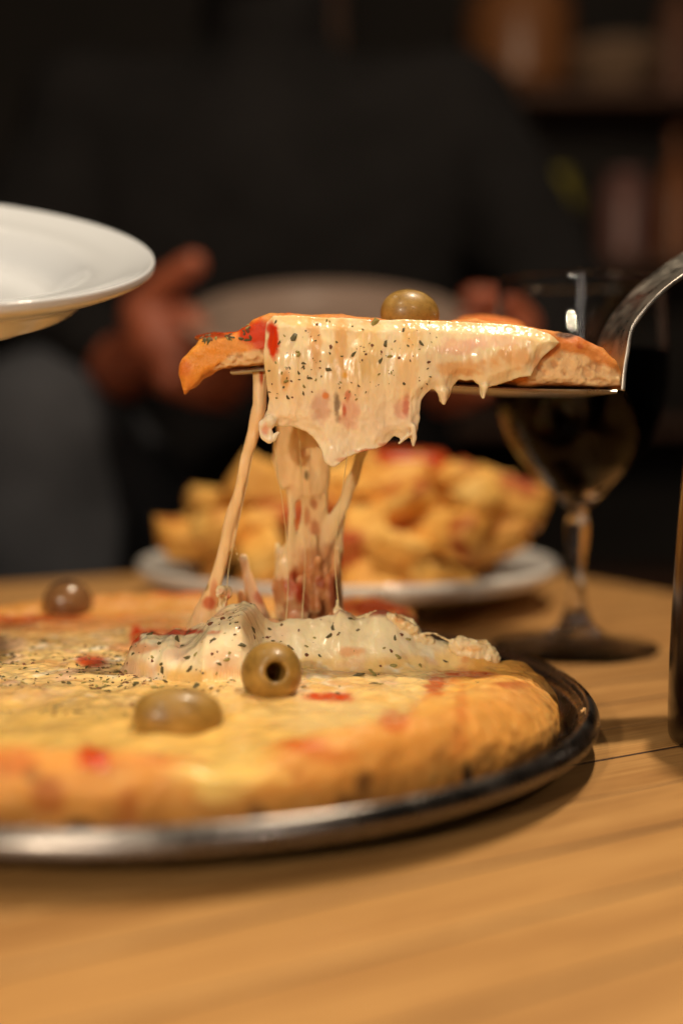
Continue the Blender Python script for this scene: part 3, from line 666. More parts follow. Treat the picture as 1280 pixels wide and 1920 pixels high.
strand('cheese_curtain', [mk(L) for L in BUN], (a0.x, .425, a0.z), (a1.x, .464, a1.z), 0.0006, 0.42, .0035,
       [(575, 1120, 90, 60, (186, 112, 58), .85, .4), (600, 1060, 60, 46, (198, 124, 66), .7, .4), (545, 1100, 14, 30, (186, 66, 28), .7), (625, 1110, 10, 40, (140, 52, 24), .75, .5), (572, 1140, 10, 36, (150, 60, 28), .7, .5), (600, 1090, 10, 14, (140, 44, 18), .7, .5), (560, 1110, 10, 30, (190, 60, 28), .8), (595, 1135, 22, 22, (200, 130, 80), .8), (588, 945, 8, 12, (190, 100, 50), .7), (568, 850, 8, 10, (196, 120, 60), .7), (575, 892, 5, 12, (96, 82, 40), .9), (575, 965, 8, 18, (200, 120, 70), .7), (590, 990, 10, 18, (196, 110, 60), .7), (545, 1150, 26, 26, (206, 120, 80), .5)], 101, base=(250, 216, 164), label='broad curtain of several strings, red with sauce at its foot', foot=1.0)

TM = NT('cheese_thread'); TM.set(Base_Color=tuple(lin(244, 214, 160)), Roughness=0.3, Subsurface_Weight=0.3, Subsurface_Scale=0.002)
for tk, pts in enumerate(([(512, 815, .412), (520, 880, .418), (534, 980, .424), (540, 1090, .428), (536, 1165, .424)], [(652, 850, .412), (640, 930, .420), (628, 1040, .424), (634, 1130, .4215)],
        [(497, 700, .421), (478, 830, .4225), (452, 960, .423), (430, 1060, .424), (424, 1130, .422)], [(560, 800, .428), (566, 900, .432), (572, 1040, .436), (566, 1160, .425)])):
    cu = spline([tuple(at(*p)) for p in pts], 8); Vv = []; Fv = []
    for i_, c_ in enumerate(cu):
        rr_ = 0.00010+0.00012*abs(2*i_/(len(cu)-1)-1)**2
        for k_ in range(6):
            a_ = k_*math.pi/3; Vv.append((c_[0]+rr_*math.cos(a_)-SL[0], c_[1]+rr_*math.sin(a_)-SL[1], c_[2]-SL[2]))
    for i_ in range(len(cu)-1):
        for k_ in range(6): Fv.append((i_*6+k_, i_*6+(k_+1) % 6, (i_+1)*6+(k_+1) % 6, (i_+1)*6+k_))
    mesh_np('cheese_thread', Vv, Fv, TM.m, slice_t)

# ------------------------------------------------------------------ oregano
def bvh(vf):
    V, Fq = vf; return BVHTree.FromPolygons([tuple(v) for v in V], [tuple(f) for f in Fq.tolist()])
T_PZ = bvh((np.concatenate([BV_PZ[0], BV_TORN[0]]), np.concatenate([BV_PZ[1], BV_TORN[1]+len(BV_PZ[0])])))
T_DR = bvh(BV_DR); T_SL = bvh(BV_SL)
CAMP = Vector((0, 0, CAMZ))
def flake_mesh(seed):
    r = random.Random(seed); n = r.choice((5, 6, 7)); vs = []; el = r.choice((0.9, 1.2, 1.6, 2.1)); 
    for k in range(n):
        a = 2*math.pi*k/n+r.uniform(-.3, .3); rad = r.uniform(.32, .58)
        vs.append((rad*math.cos(a)*el, rad*math.sin(a)*0.75, r.uniform(-.10, .16)))
    c = (r.uniform(-.1, .1), r.uniform(-.1, .1), r.uniform(.12, .26)); up = vs+[c]; dn = [(x, y, z-.10) for x, y, z in up]
    Vv = up+dn; m = n+1; Fv = []
    for k in range(n):
        j = (k+1) % n; Fv += [(k, j, n), (m+j, m+k, m+n), (j, k, m+k, m+j)]
    return Vv, Fv
FL = []
for s in range(8):
    Vv, Fv = flake_mesh(s); me = bpy.data.meshes.new('herb_flake'); me.from_pydata(Vv, [], Fv); me.update()
    me.materials.append(M[('herb', 'herb', 'herb_brown', 'herb_green')[s % 4]]); FL.append((me, Vv, Fv, s % 4))
def frame(nrm, r):
    nrm = (nrm + Vector((r.uniform(-.35, .35), r.uniform(-.35, .35), r.uniform(-.35, .35)))).normalized()
    t_ = nrm.orthogonal().normalized(); t_.rotate(Matrix.Rotation(r.uniform(0, 6.28), 3, nrm)); b_ = nrm.cross(t_)
    return Matrix((t_, b_, nrm)).transposed()
RF = random.Random(11)
def flakes(spots, parent, stuff_name, off, big=0.0016, cap=130):
    Vall = []; Fall = []; Mi = []; nb = 0
    for loc, nrm, s in sorted(spots, key=lambda q: -q[2]):
        R3 = frame(nrm, RF); k = RF.randrange(8); me, Vv, Fv, mi = FL[k]
        if s >= big and nb < cap:
            o = bpy.data.objects.new('herb_flake', me); link(o, parent)
            o.matrix_local = Matrix.Translation(loc-off) @ R3.to_4x4() @ Matrix.Scale(s, 4); nb += 1
        else:
            b = len(Vall)
            for v in Vv: Vall.append(tuple(loc-off+R3 @ (Vector(v)*s)))
            for f in Fv: Fall.append(tuple(i+b for i in f)); Mi.append((0, 0, 1, 2)[mi])
    o = mesh_np(stuff_name, Vall, Fall, [M['herb'], M['herb_brown'], M['herb_green']], parent, smooth=False)
    o.data.polygons.foreach_set('material_index', Mi); tag(o, kind='stuff')
def cast(tree, px, py):
    d = (at(px, py, .4)-CAMP).normalized(); loc, n, i, dist = tree.ray_cast(CAMP, d)
    if loc is None: return None
    if n.dot(d) > 0: n = -n
    return loc + n*0.0001, n
spots = []
hand = [(146, 1233, 22), (282, 1188, 12), (300, 1207, 16), (332, 1199, 14), (352, 1187, 16), (342, 1211, 10), (367, 1227, 12), (354, 1232, 13), (357, 1254, 14), (425, 1237, 14), (453, 1210, 12), (477, 1195, 13), (470, 1222, 9), (418, 1160, 16), (485, 1225, 14), (398, 1226, 9), (380, 1262, 8), (412, 1245, 8), (303, 1246, 12), (305, 1258, 12), (286, 1240, 10), (320, 1172, 9), (395, 1170, 16), (406, 1263, 7), (440, 1190, 8), (505, 1180, 14), (560, 1182, 8), (545, 1215, 12), (575, 1228, 12), (574, 1212, 10), (600, 1230, 7), (618, 1192, 14), (633, 1190, 9), (656, 1160, 8), (662, 1162, 9), (670, 1182, 9), (740, 1197, 8), (752, 1190, 12), (764, 1199, 14), (720, 1215, 8), (733, 1221, 11), (745, 1231, 14), (748, 1235, 10), (737, 1248, 18), (787, 1248, 14), (670, 1267, 22), (702, 1266, 20), (712, 1283, 12), (713, 1249, 8), (835, 1240, 8), (500, 1195, 12), (474, 1180, 10), (528, 1172, 9), (590, 1196, 8), (230, 1265, 12), (145, 1247, 10), (60, 1215, 12), (70, 1260, 14), (90, 1265, 12), (170, 1218, 10), (430, 1225, 9)]
for a, b, s in hand:
    h = cast(T_PZ, a, b)
    if h: spots.append((h[0], h[1], s*q*0.85))
tries = 0; want = 900; got = 0
while got < want and tries < 20000:
    tries += 1
    u = RF.random()
    if u < 0.68: x, y = RF.uniform(-.19, -.035), RF.uniform(.342, .535)
    elif u < 0.78: x, y = RF.uniform(-.085, .0), RF.uniform(.37, .425)
    elif u < .80: x, y = RF.uniform(-.05, .05), RF.uniform(.385, .425)
    else: x, y = RF.uniform(-.20, -.06), RF.uniform(.36, .45)
    r = math.hypot(x-PC.x, y-PC.y)
    if r > 0.118: continue
    dens = noise(np.array([[x, y, 0.0]]), 38, 111, 2)[0]
    keep = sstep(-0.25, 0.45, dens)
    if RF.random() > keep: continue
    loc, n, i, dist = T_PZ.ray_cast(Vector((x, y, .09)), Vector((0, 0, -1)))
    if loc is None or n.z < 0.15: continue
    if loc.z > .029 and RF.random() < .45: continue
    hi_ = loc.z > .028
    spots.append((loc+n*(0.0 if hi_ else 0.0001), n, (0.75 if hi_ else 1.0)*RF.choice((.0005, .0006, .0008, .0009, .0010, .0012, .0015, .0021)))); got += 1
flakes(spots, pizza, 'oregano_sprinkle', PC)
spots = []
hd = [(552, 632, 18), (560, 665, 14), (557, 660, 12), (568, 681, 8), (631, 641, 10), (620, 650, 14), (618, 662, 12), (702, 605, 26), (722, 646, 16), (698, 648, 11), (614, 693, 18), (580, 709, 12), (602, 706, 8), (592, 712, 8), (536, 715, 14), (570, 725, 10), (540, 746, 12), (519, 746, 9), (548, 745, 7), (517, 680, 8), (528, 700, 9), (730, 668, 16), (713, 677, 12), (748, 671, 10), (710, 702, 10), (733, 699, 9), (790, 644, 12), (803, 679, 12), (662, 665, 10), (756, 619, 12), (594, 609, 10), (612, 601, 10), (618, 603, 8), (517, 603, 9), (660, 612, 8), (641, 668, 6), (573, 620, 7), (505, 695, 7), (757, 720, 12), (764, 648, 9), (655, 735, 7), (569, 738, 8), (585, 735, 7), (1043, 630, 9), (510, 720, 6), (543, 690, 7), (531, 726, 9), (560, 700, 7), (600, 690, 7), (680, 618, 8), (1062, 646, 10), (786, 655, 6), (740, 640, 6), (715, 660, 8), (505, 735, 7)]
for a, b, s in hd:
    h = cast(T_DR, a, b)
    if h: spots.append((h[0], h[1], s*q*0.72))
for _ in range(150):
    a = RF.uniform(500, 820); b = RF.uniform(600, 750)
    if a+b*0.5 > 1160 or noise(np.array([[a, b, 0.0]]), .03, 5)[0] < -.05: continue
    h = cast(T_DR, a, b)
    if h: spots.append((h[0], h[1], RF.choice((2.2, 2.6, 3, 3.6, 4.5, 6))*q))
for _ in range(60):
    a = RF.uniform(362, 470); b = RF.uniform(600, 640); h = cast(T_SL, a, b)
    if h: spots.append((h[0], h[1], RF.uniform(5, 12)*q))
flakes(spots, slice_t, 'oregano_sprinkle', slice_t.location)

# ================================================================== OLIVES
def olive(label, c, ln, rad, axis, mat, hole=True):
    """axis = direction of the pit hole"""
    ax = Vector(axis).normalized(); n = 22; outp = []
    rh = rad*0.34
    t = thing('olive', label, 'olive', c)
    for k in range(n+1):
        a = math.pi*k/n; z = math.cos(a)*ln/2; r = rad*math.sin(a)**0.88
        outp.append((r, z))
    if hole:
        outp = [p for p in outp if p[0] >= rh*1.05 or p[1] < 0]
        outp = [(rh*0.92, outp[0][1]-ln*0.05), (rh*0.97, outp[0][1]-ln*0.015), (rh*1.12, outp[0][1]+ln*0.002)]+outp
    outp[-1] = (0, outp[-1][1])
    o = lathe(outp, 48, mat, 'skin', t)
    o.rotation_mode = 'QUATERNION'; o.rotation_quaternion = ax.to_track_quat('Z', 'Y')
    if hole:
        i = lathe([(rh*0.92, outp[0][1]), (rh*0.9, -ln*0.1), (rh*0.5, -ln*0.2), (0, -ln*0.22)], 32, M['olive_in'], 'pit_hole', t)
        i.rotation_mode = 'QUATERNION'; i.rotation_quaternion = o.rotation_quaternion
    return t
Pc = at(509, 1272, .375)
olive('pitted green olive with its round hole facing the viewer, beside the torn cheese edge', (Pc.x, Pc.y, 0.0315), .0205, .0097, (0.22, -1.0, 0.24), M['olive'])
Pc = at(332, 1346, .335)
olive('green olive lying on its side near the front of the pizza, closest to the viewer', (Pc.x, Pc.y, Pc.z+0.0002), .0262, .0086, (-0.97, -0.25, 0.06), M['olive'])
Pc = at(128, 1129, .527)
olive('brownish olive at the back left of the pizza, far from the others', (Pc.x, Pc.y, Pc.z), .0215, .0096, (0.9, 0.5, -0.1), M['olive_dark'], False)
Pc = at(768, 590, .430)
olive('green olive riding on top of the lifted pizza slice', (Pc.x, Pc.y, Pc.z), .0210, .0088, (0.95, 0.3, -0.15), M['olive'])

# ================================================================== CAKE SERVER
srv = thing('cake_server', 'steel cake server held under the lifted pizza slice, its neck rising to the right', 'cake server', (0.04, 0.45, 0.12))
so = Vector(srv.location)
def zb(x):   # underside of the slice along x
    p = [(at(a, b, SF).x, at(a, b, SF).z) for a, b in ((420, 693), (493, 687), (700, 707), (850, 719), (1000, 728), (1170, 730))]
    return float(np.interp(x, [k[0] for k in p], [k[1] for k in p]))
outl = []
xs = np.linspace(at(425, 0, SF).x, at(1168, 0, SF).x, 40)
Vb = []; Fb = []
for x in xs:
    s = (x-xs[0])/(xs[-1]-xs[0]); yf = SF-0.0005+0.004*(1-s)**3*1.0; wdt = 0.010+0.052*min(1, (s/0.75)**0.8); z = zb(x)
    if s > 0.97: wdt -= (s-0.97)*0.3
    for (yy, zz) in ((yf, z-0.0002), (yf+wdt, z-0.0002), (yf+wdt, z-0.0014), (yf, z-0.0014), (yf-0.0006, z-0.0008)): Vb.append(Vector((x, yy, zz))-so)
for i in range(len(xs)-1):
    for k in range(5):
        a, b = i*5+k, i*5+(k+1) % 5; Fb.append((a, b, b+5, a+5))
Fb.append((4, 3, 2, 1, 0)); e = (len(xs)-1)*5; Fb.append((e, e+1, e+2, e+3, e+4))
mesh_np('blade', Vb, Fb, M['steel'], srv, smooth=False)
nearE = [(1167, 733, .4155), (1170, 700, .416), (1176, 660, .417), (1184, 618, .418), (1200, 592, .419), (1226, 562, .421), (1260, 532, .424), (1310, 500, .428), (1400, 455, .436), (1520, 410, .447)]
farE = [(1130, 726, .452), (1118, 690, .452), (1122, 650, .452), (1132, 622, .452), (1152, 588, .452), (1180, 554, .452), (1220, 518, .453), (1284, 474, .455), (1380, 425, .460), (1510, 375, .468)]
A = spline([tuple(at(*k)) for k in nearE], 5); Bq = spline([tuple(at(*k)) for k in farE], 5)
Vn = []; Fn = []; m = 7; th_ = 0.0016
for i in range(len(A)):
    a = Vector(A[i]); b = Vector(Bq[i]); tn = (Vector(A[min(i+1, len(A)-1)])-Vector(A[max(i-1, 0)])).normalized()
    nr = tn.cross(b-a).normalized()
    ring = []
    for k in range(m): 
        s = k/(m-1); p = a.lerp(b, s)+nr*(-0.0016*math.sin(math.pi*s)); ring.append(p+nr*th_*0.5)
    for k in range(m-1, -1, -1):
        s = k/(m-1); p = a.lerp(b, s)+nr*(-0.0016*math.sin(math.pi*s)); ring.append(p-nr*th_*0.5)
    Vn += [p-so for p in ring]
L = 2*m
for i in range(len(A)-1):
    for k in range(L): Fn.append((i*L+k, i*L+(k+1) % L, (i+1)*L+(k+1) % L, (i+1)*L+k))
Fn.append(tuple(range(L-1, -1, -1))); Fn.append(tuple((len(A)-1)*L+k for k in range(L)))
o = mesh_np('neck', Vn, Fn, M['steel'], srv)
bv = o.modifiers.new('edge', 'BEVEL'); bv.width = 0.0004; bv.segments = 2; bv.limit_method = 'ANGLE'
hA = (Vector(A[-1])+Vector(Bq[-1]))/2; hd_ = (Vector(A[-1])-Vector(A[-8])).normalized()
hp = spline([(0, -0.004), (0.008, 0.0), (0.011, 0.02), (0.010, 0.05), (0.0115, 0.085), (0.009, 0.105), (0, 0.11)], 5)
hdl = lathe(hp, 24, M['steel'], 'handle', srv, hA-so); hdl.rotation_mode = 'QUATERNION'; hdl.rotation_quaternion = hd_.to_track_quat('Z', 'Y')

# ================================================================== PLATES
def plate(label, R, depth, loc, rot, n=128, prefix='plate', deep=1.0, mat='ceramic', thick=False):
    t = thing(prefix, label, 'plate', loc)
    t.rotation_euler = rot
    s = R/0.127
    top = [(0, 0.0065), (0.070*s, 0.0068), (0.080*s, 0.0085), (0.090*s, 0.0160*deep), (0.098*s, 0.0205*deep), (0.112*s, depth-0.0035), (0.122*s, depth-0.0012), (0.1262*s, depth), (0.1280*s, depth-0.0020), (0.1278*s, depth-0.0050), (0.1235*s, depth-0.0098), (0.108*s, 0.0115*deep), (0.090*s, 0.0055), (0.080*s, 0.0030), (0.074*s, 0.0)]
    if not thick: top[7:12] = [(0.1265*s, depth), (0.1275*s, depth-0.0016), (0.1262*s, depth-0.0040), (0.118*s, depth-0.0075), (0.100*s, 0.0130*deep)]
    p = [top[0]]+spline(top[1:], 6)+[(0.070*s, 0.0), (0.068*s, 0.0030), (0, 0.0030)]
    o = lathe(p, n, M[mat], 'dish', t)
    return t
pf = on(655, 1078, 0.0)
FC = Vector((0.0036, 0.735, 0))
plate('white plate heaped with fried potatoes, on the table behind the pizza', 0.127, 0.026, FC, (0, 0, 0), thick=True)
# held plate, upper left: deep plate tipped towards the viewer
c = at(-220, 466, .455)
plate('white deep plate tipped toward the viewer in the air at the left, above the pizza', 0.099, 0.026, (c.x, c.y, c.z-0.022), (math.radians(18), math.radians(6.5), 0), mat='ceramic_cool')
# plate held by the person
c = at(612, 596, 1.06)
plate('pale plate held tilted in both hands by the person in dark clothes', 0.123, 0.020, (c.x, c.y, c.z-0.018), (math.radians(20), 0, 0), mat='ceramic_dark')

# ================================================================== FRIED POTATOES
def chunk(seed):
    r = np.random.RandomState(seed); bm = bmesh.new(); bmesh.ops.create_cube(bm, size=1)
    bmesh.ops.subdivide_edges(bm, edges=list(bm.edges), cuts=3, use_grid_fill=True)
    sx, sy, sz = r.uniform(.030, .046), r.uniform(.020, .032), r.uniform(.008, .018); k = r.uniform(-.35, .35)
    for v in bm.verts:
        p = v.co.copy(); ln = p.length; sp = p.normalized()*0.62
        p = p.lerp(sp, 0.16); p.x *= 1+0.4*k*p.z; p.y *= 1-0.5*k*p.x
        v.co = Vector((p.x*sx, p.y*sy, p.z*sz))
    Vc = np.array([v.co[:] for v in bm.verts]); nn = noise(Vc+seed, 90, seed, 2)
    for v, a in zip(bm.verts, nn): v.co *= 1+0.10*a
    me = bpy.data.meshes.new('fried_potato'); bm.to_mesh(me); bm.free(); me.materials.append(M['potato'])
    me.polygons.foreach_set('use_smooth', [True]*len(me.polygons)); return me
CH = [chunk(200+i) for i in range(9)]
HX = np.array([(330, 1010), (345, 985), (400, 968), (430, 930), (465, 905), (520, 885), (640, 868), (700, 858), (800, 866), (880, 888), (930, 905), (965, 908), (1000, 935), (1035, 975), (1048, 1010)], float)
hx = (HX[:, 0]-640)/F*.735; hz = np.array([at(a, b, .735).z for a, b in HX])
RP = random.Random(5); placed = []
def heap(x, y):
    dx, dy = x-FC.x, y-FC.y; r = math.hypot(dx, dy)
    top = float(np.interp(x, hx, hz)); k = 1-(abs(dy)/0.105)**2.2
    return 0.012+(top-0.012)*max(k, 0.0)
cnt = 0
for it in range(6000):
    x = FC.x+RP.uniform(-.118, .122); y = FC.y+RP.uniform(-.095, .095)
    if math.hypot(x-FC.x, (y-FC.y)) > 0.090: continue
    zt_ = heap(x, y)-0.008
    if zt_ < 0.020: zt_ = 0.020
    lay = RP.choice((0, 0, 1)); z = max(zt_-lay*0.018, 0.019)
    if any((x-a)**2+(y-b)**2+(z-c_)**2 < 0.0205**2 for a, b, c_ in placed): continue
    placed.append((x, y, z)); cnt += 1
    if cnt > 105: break
gp = 'fried potato pieces heaped on the plate'
for k, (x, y, z) in enumerate(placed):
    o = bpy.data.objects.new('fried_potato', CH[k % 9]); link(o)
    o.location = (x, y, z); o.rotation_euler = (RP.uniform(-.9, .9), RP.uniform(-.7, .7), RP.uniform(0, 6.28)); s = RP.uniform(.85, 1.15); o.scale = (s, s, s)
    h_ = ('low' if z < .034 else 'middle height' if z < .056 else 'high'); a_ = (x-FC.x)/.112
    sd_ = ('left end' if a_ < -.62 else 'left of middle' if a_ < -.22 else 'middle' if a_ < .22 else 'right of middle' if a_ < .62 else 'right end')
    fb = 'front' if y < FC.y else 'back'
    tag(o, '%s fried potato piece, %s of heap, %s side' % (h_, sd_, fb), 'potato', gp)
from collections import defaultdict
_by = defaultdict(list)
for o in COL.objects:
    if o.name.startswith('fried_potato'): _by[o['label']].append(o)
ORD = ['leftmost', 'second from the left', 'third from the left', 'fourth from the left', 'fifth from the left', 'sixth from the left', 'seventh from the left', 'eighth from the left']
for lb, os_ in _by.items():
    if len(os_) > 1:
        for k, o in enumerate(sorted(os_, key=lambda q_: q_.location.x)): o['label'] = lb + ', ' + ORD[k].replace('the ', '')
def special(px, py, d, sc, rot, label, mat=None):
    me = CH[2].copy() if mat else CH[4]
    if mat: me.materials.clear(); me.materials.append(mat)
    p = at(px, py, d); o = bpy.data.objects.new('fried_potato', me); link(o); o.location = p; o.rotation_euler = rot; o.scale = sc
    tag(o, label, 'potato', gp)
special(768, 868, .715, (1.25, 1.0, 0.7), (0.2, 0.05, 0.1), 'potato piece covered in red sauce on the very top of the heap', M['sauce_potato'])
special(505, 940, .70, (1.2, 1.3, 2.0), (1.2, 0.5, 0.3), 'largest smooth golden potato piece at the left side of the heap')
special(955, 935, .70, (1.0, 1.0, 1.2), (1.2, 0.3, -0.3), 'pale golden potato piece standing up at the right end of the heap')
special(385, 1012, .70, (1.25, 1.2, 1.1), (0.3, 0.1, 0.5), 'lone low potato piece at the left end of the heap')

# ================================================================== WINE GLASS
GX = (1083-640)/F*.577; k = .577/F
gz = lambda y: CAMZ+(783-y)*k
outer = [(155*k, .0012), (150*k, .0022), (110*k, .0036), (60*k, .0065), (34*k, .0115), (22*k, .0180), (15*k, .0260), (13.5*k, .036), (16*k, .044), (21*k, .054), (22*k, gz(985)), (17*k, gz(965)), (20*k, gz(950)), (34*k, gz(938)), (72*k, gz(902)), (114*k, gz(851)), (142*k, gz(800)), (156*k, gz(750)), (160.5*k, gz(700)), (158*k, gz(620)), (152.5*k, gz(540)), (153.6*k, gz(535))]
inner = [(152*k, gz(530.5)), (149.6*k, gz(531.5)), (148.6*k, gz(537)), (155*k, gz(620)), (157.5*k, gz(700)), (153*k, gz(750)), (139*k, gz(800)), (110*k, gz(851)), (66*k, gz(900)), (28*k, gz(925)), (0, gz(930))]
gl = thing('wine_glass', 'stemmed wine glass filled with dark red wine, standing behind the lifted slice', 'wine glass', (GX, .577, 0))
t = NT('bowl_glass'); M['bowlglass'] = t.set(Base_Color=(1, 1, 1), Roughness=0.0, Transmission_Weight=1.0, IOR=1.30)
t = NT('thin_clear_glass'); t.n.remove(t.b)
fr = t.add('ShaderNodeFresnel'); fr.inputs['IOR'].default_value = 1.12; tr_ = t.add('ShaderNodeBsdfTransparent'); tr_.inputs[0].default_value = (0.99, 0.99, 0.99, 1); gs = t.add('ShaderNodeBsdfGlossy'); gs.inputs['Roughness'].default_value = 0.02
mx = t.add('ShaderNodeMixShader'); t.link(fr.outputs[0], mx.inputs[0]); t.link(tr_.outputs[0], mx.inputs[1]); t.link(gs.outputs[0], mx.inputs[2]); t.link(mx.outputs[0], t.n['Material Output'].inputs['Surface'])
v = t.coords('Object'); nz = t.noise(v, 120, 3); bn = t.bump(nz, 0.8, 0.003); t.link(bn, gs.inputs['Normal']); t.link(bn, fr.inputs['Normal']); M['thin'] = t.m
osp = spline(outer, 6); isp = spline(inner, 6)
lathe([(0, .0003), (152*k, .0003)]+[p for p in osp if p[1] < .0066 and p[0] > 50*k]+[(0, .0064)], 96, M['thin'], 'foot', gl)
stm = lathe([(0, .0068)]+[p for p in osp if .0066 <= p[1] <= gz(949)]+[(0, gz(948))], 64, M['glass'], 'stem', gl)
for v_ in stm.data.vertices:
    a_ = math.atan2(v_.co.y, v_.co.x); w_ = 1+0.06*math.cos(10*a_)*float(sstep(.045, .015, v_.co.z))
    v_.co.x *= w_; v_.co.y *= w_
lathe([(0, gz(946))]+[p for p in osp if p[1] > gz(948)]+isp, 96, M['bowlglass'], 'bowl', gl)
wi = [(p[0]*1.004, p[1]) for p in spline([(157.0*k, gz(660)), (157.3*k, gz(700)), (153*k, gz(750)), (139*k, gz(800)), (110*k, gz(851)), (66*k, gz(899)), (28*k, gz(924)), (0, gz(929))], 6)]
lathe([(0, gz(660))]+wi, 96, M['wine'], 'wine', gl)

# ================================================================== BOTTLE
t = NT('dark_amber_glass'); M['amber'] = t.set(Base_Color=(0.012, 0.005, 0.003), Roughness=0.22, Coat_Weight=0.2, Coat_Roughness=0.1)
bt = thing('bottle', 'dark brown glass bottle standing on the table at the right edge of the frame', 'bottle', (0.1483, .408, 0))
bp = spline([(0.030, 0.0), (0.0330, 0.0012), (0.0345, 0.006), (0.0338, 0.05), (0.0315, 0.095), (0.0290, 0.120), (0.021, 0.145), (0.014, 0.165), (0.0125, 0.20), (0.0130, 0.228)], 6)
lathe([(0, 0.0)]+bp+[(0.0105, 0.229), (0.010, 0.20), (0.0, 0.199)], 64, M['amber'], 'glass_body', bt)
lathe([(0.0, 0.232), (0.0125, 0.2315), (0.0142, 0.229), (0.0144, 0.220), (0.0134, 0.2195)], 40, M['steel'], 'cap', bt)

# ================================================================== PERSON
def sdf_obj(name, parent, mat, chains, lo, hi, H, k, off, disp=0.0, fr=20, extra=None):
    X, Y, Z = grid(lo, hi, H); g = None
    for pts in chains:
        c = chain(X, Y, Z, pts); g = c if g is None else smin(g, c, k)
    if extra: g = extra(X, Y, Z, g)
    V, Fq = surfnets(g, lo, H)
    if disp: V += normals_of(V, Fq)*(disp*noise(V, fr, 7, 3))[:, None]
    return (V, Fq) if name is None else mesh_np(name, V-np.array(off), Fq, mat, parent)
PB = Vector((-0.08, 1.42, FLOORZ))
person = thing('person', 'person in dark jacket and trousers behind the table, holding a plate in both hands', 'person', PB)
# hands: wrist, palm, four fingers under the plate, thumb over its rim
def hand_chains(side):
    s = -1 if side == 'L' else 1
    if side == 'L':
        W_ = at(235, 690, 1.12); K = at(300, 640, 1.07); tips = [(455, 668), (460, 700), (450, 728), (425, 752)]; base = [(345, 600), (335, 640), (330, 680), (322, 715)]
        th = [(272, 590), (300, 545), (335, 515), (362, 497)]
    else:
        W_ = at(990, 700, 1.12); K = at(925, 650, 1.07); tips = [(800, 690), (790, 712), (800, 738), (825, 758)]; base = [(885, 610), (893, 650), (898, 690), (905, 725)]
        th = [(960, 610), (945, 580), (920, 566), (890, 562)]
    ch = [[(tuple(W_), .030), (tuple(K), .030)]]
    for b in base: ch.append([(tuple(K), .022), (tuple(at(b[0], b[1], 1.055)), .0135)])
    for i, (b, e) in enumerate(zip(base, tips)):
        m_ = ((b[0]*0.5+e[0]*0.5), (b[1]*0.5+e[1]*0.5)+8)
        ch.append([(tuple(at(b[0], b[1], 1.055)), .0125), (tuple(at(m_[0], m_[1], 1.035+.01*i)), .0108), (tuple(at(e[0], e[1], 1.05+.01*i)), .0088)])
    ch.append([(tuple(at(th[0][0], th[0][1], 1.07)), .020), (tuple(at(th[1][0], th[1][1], 1.06)), .0150), (tuple(at(th[2][0], th[2][1], 1.05)), .0125), (tuple(at(th[3][0], th[3][1], 1.045)), .0115)])
    ch.append([(tuple(K), .024), (tuple(at(th[0][0], th[0][1], 1.07)), .020)])
    return ch
parts = []
for sd, x0_, x1_ in (('L', -.28, -.04), ('R', .04, .27)):
    parts.append(sdf_obj(None, None, None, hand_chains(sd), (x0_, .98, .07), (x1_, 1.20, .30), .003, .006, (0, 0, 0)))
TC = Vector((-0.085, 1.42, 0))
hc = Vector((TC.x, 1.36, .685))
def head_extra(X, Y, Z, g):
    e = ell(X, Y, Z, (hc.x, hc.y, hc.z), (.074, .095, .112)); g = smin(g, e, .02)
    g = smin(g, ell(X, Y, Z, (hc.x, hc.y-.055, hc.z-.075), (.045, .038, .035)), .02)
    g = smin(g, cone(X, Y, Z, (hc.x, hc.y-.090, hc.z+.012), (hc.x, hc.y-.108, hc.z-.022), .007, .012), .008)
    for s in (-1, 1):
        g = smin(g, ell(X, Y, Z, (hc.x+s*.076, hc.y+.005, hc.z-.008), (.010, .018, .030)), .006)
        g = -smin(-g, ell(X, Y, Z, (hc.x+s*.031, hc.y-.098, hc.z+.010), (.018, .014, .010)), .008)
        g = smin(g, ell(X, Y, Z, (hc.x+s*.031, hc.y-.080, hc.z+.009), (.012, .012, .011)), .003)
    for dz in (-.048, -.057): g = smin(g, ell(X, Y, Z, (hc.x, hc.y-.092, hc.z+dz), (.024, .010, .0055)), .004)
    return g
SHL = (TC.x-.205, 1.43, .455); SHR = (TC.x+.215, 1.43, .455)
ELL_ = (-.370, 1.33, .235); ELR = (.235, 1.32, .250)
WL, WR = tuple(at(235, 690, 1.12)), tuple(at(990, 700, 1.12))
bodych = [[((TC.x, 1.42, -.12), .13), ((TC.x, 1.43, .15), .115), ((TC.x, 1.43, .38), .12)], [(SHL, .05), ((TC.x, 1.43, .44), .075), (SHR, .05)], [((TC.x, 1.42, .45), .055), ((TC.x, 1.38, .60), .052)],
          [(SHL, .048), (ELL_, .040), (WL, .029)], [(SHR, .048), (ELR, .040), (WR, .029)]]
parts.append(sdf_obj(None, None, None, bodych, (-.46, 1.06, -.26), (.32, 1.60, .83), .008, .03, (0, 0, 0), extra=head_extra))
Vb_ = np.concatenate([p[0] for p in parts]); offs = np.cumsum([0]+[len(p[0]) for p in parts]); Fb_ = np.concatenate([p[1]+o_ for p, o_ in zip(parts, offs)])
mesh_np('body', Vb_-np.array(PB), Fb_, M['skin'], person)
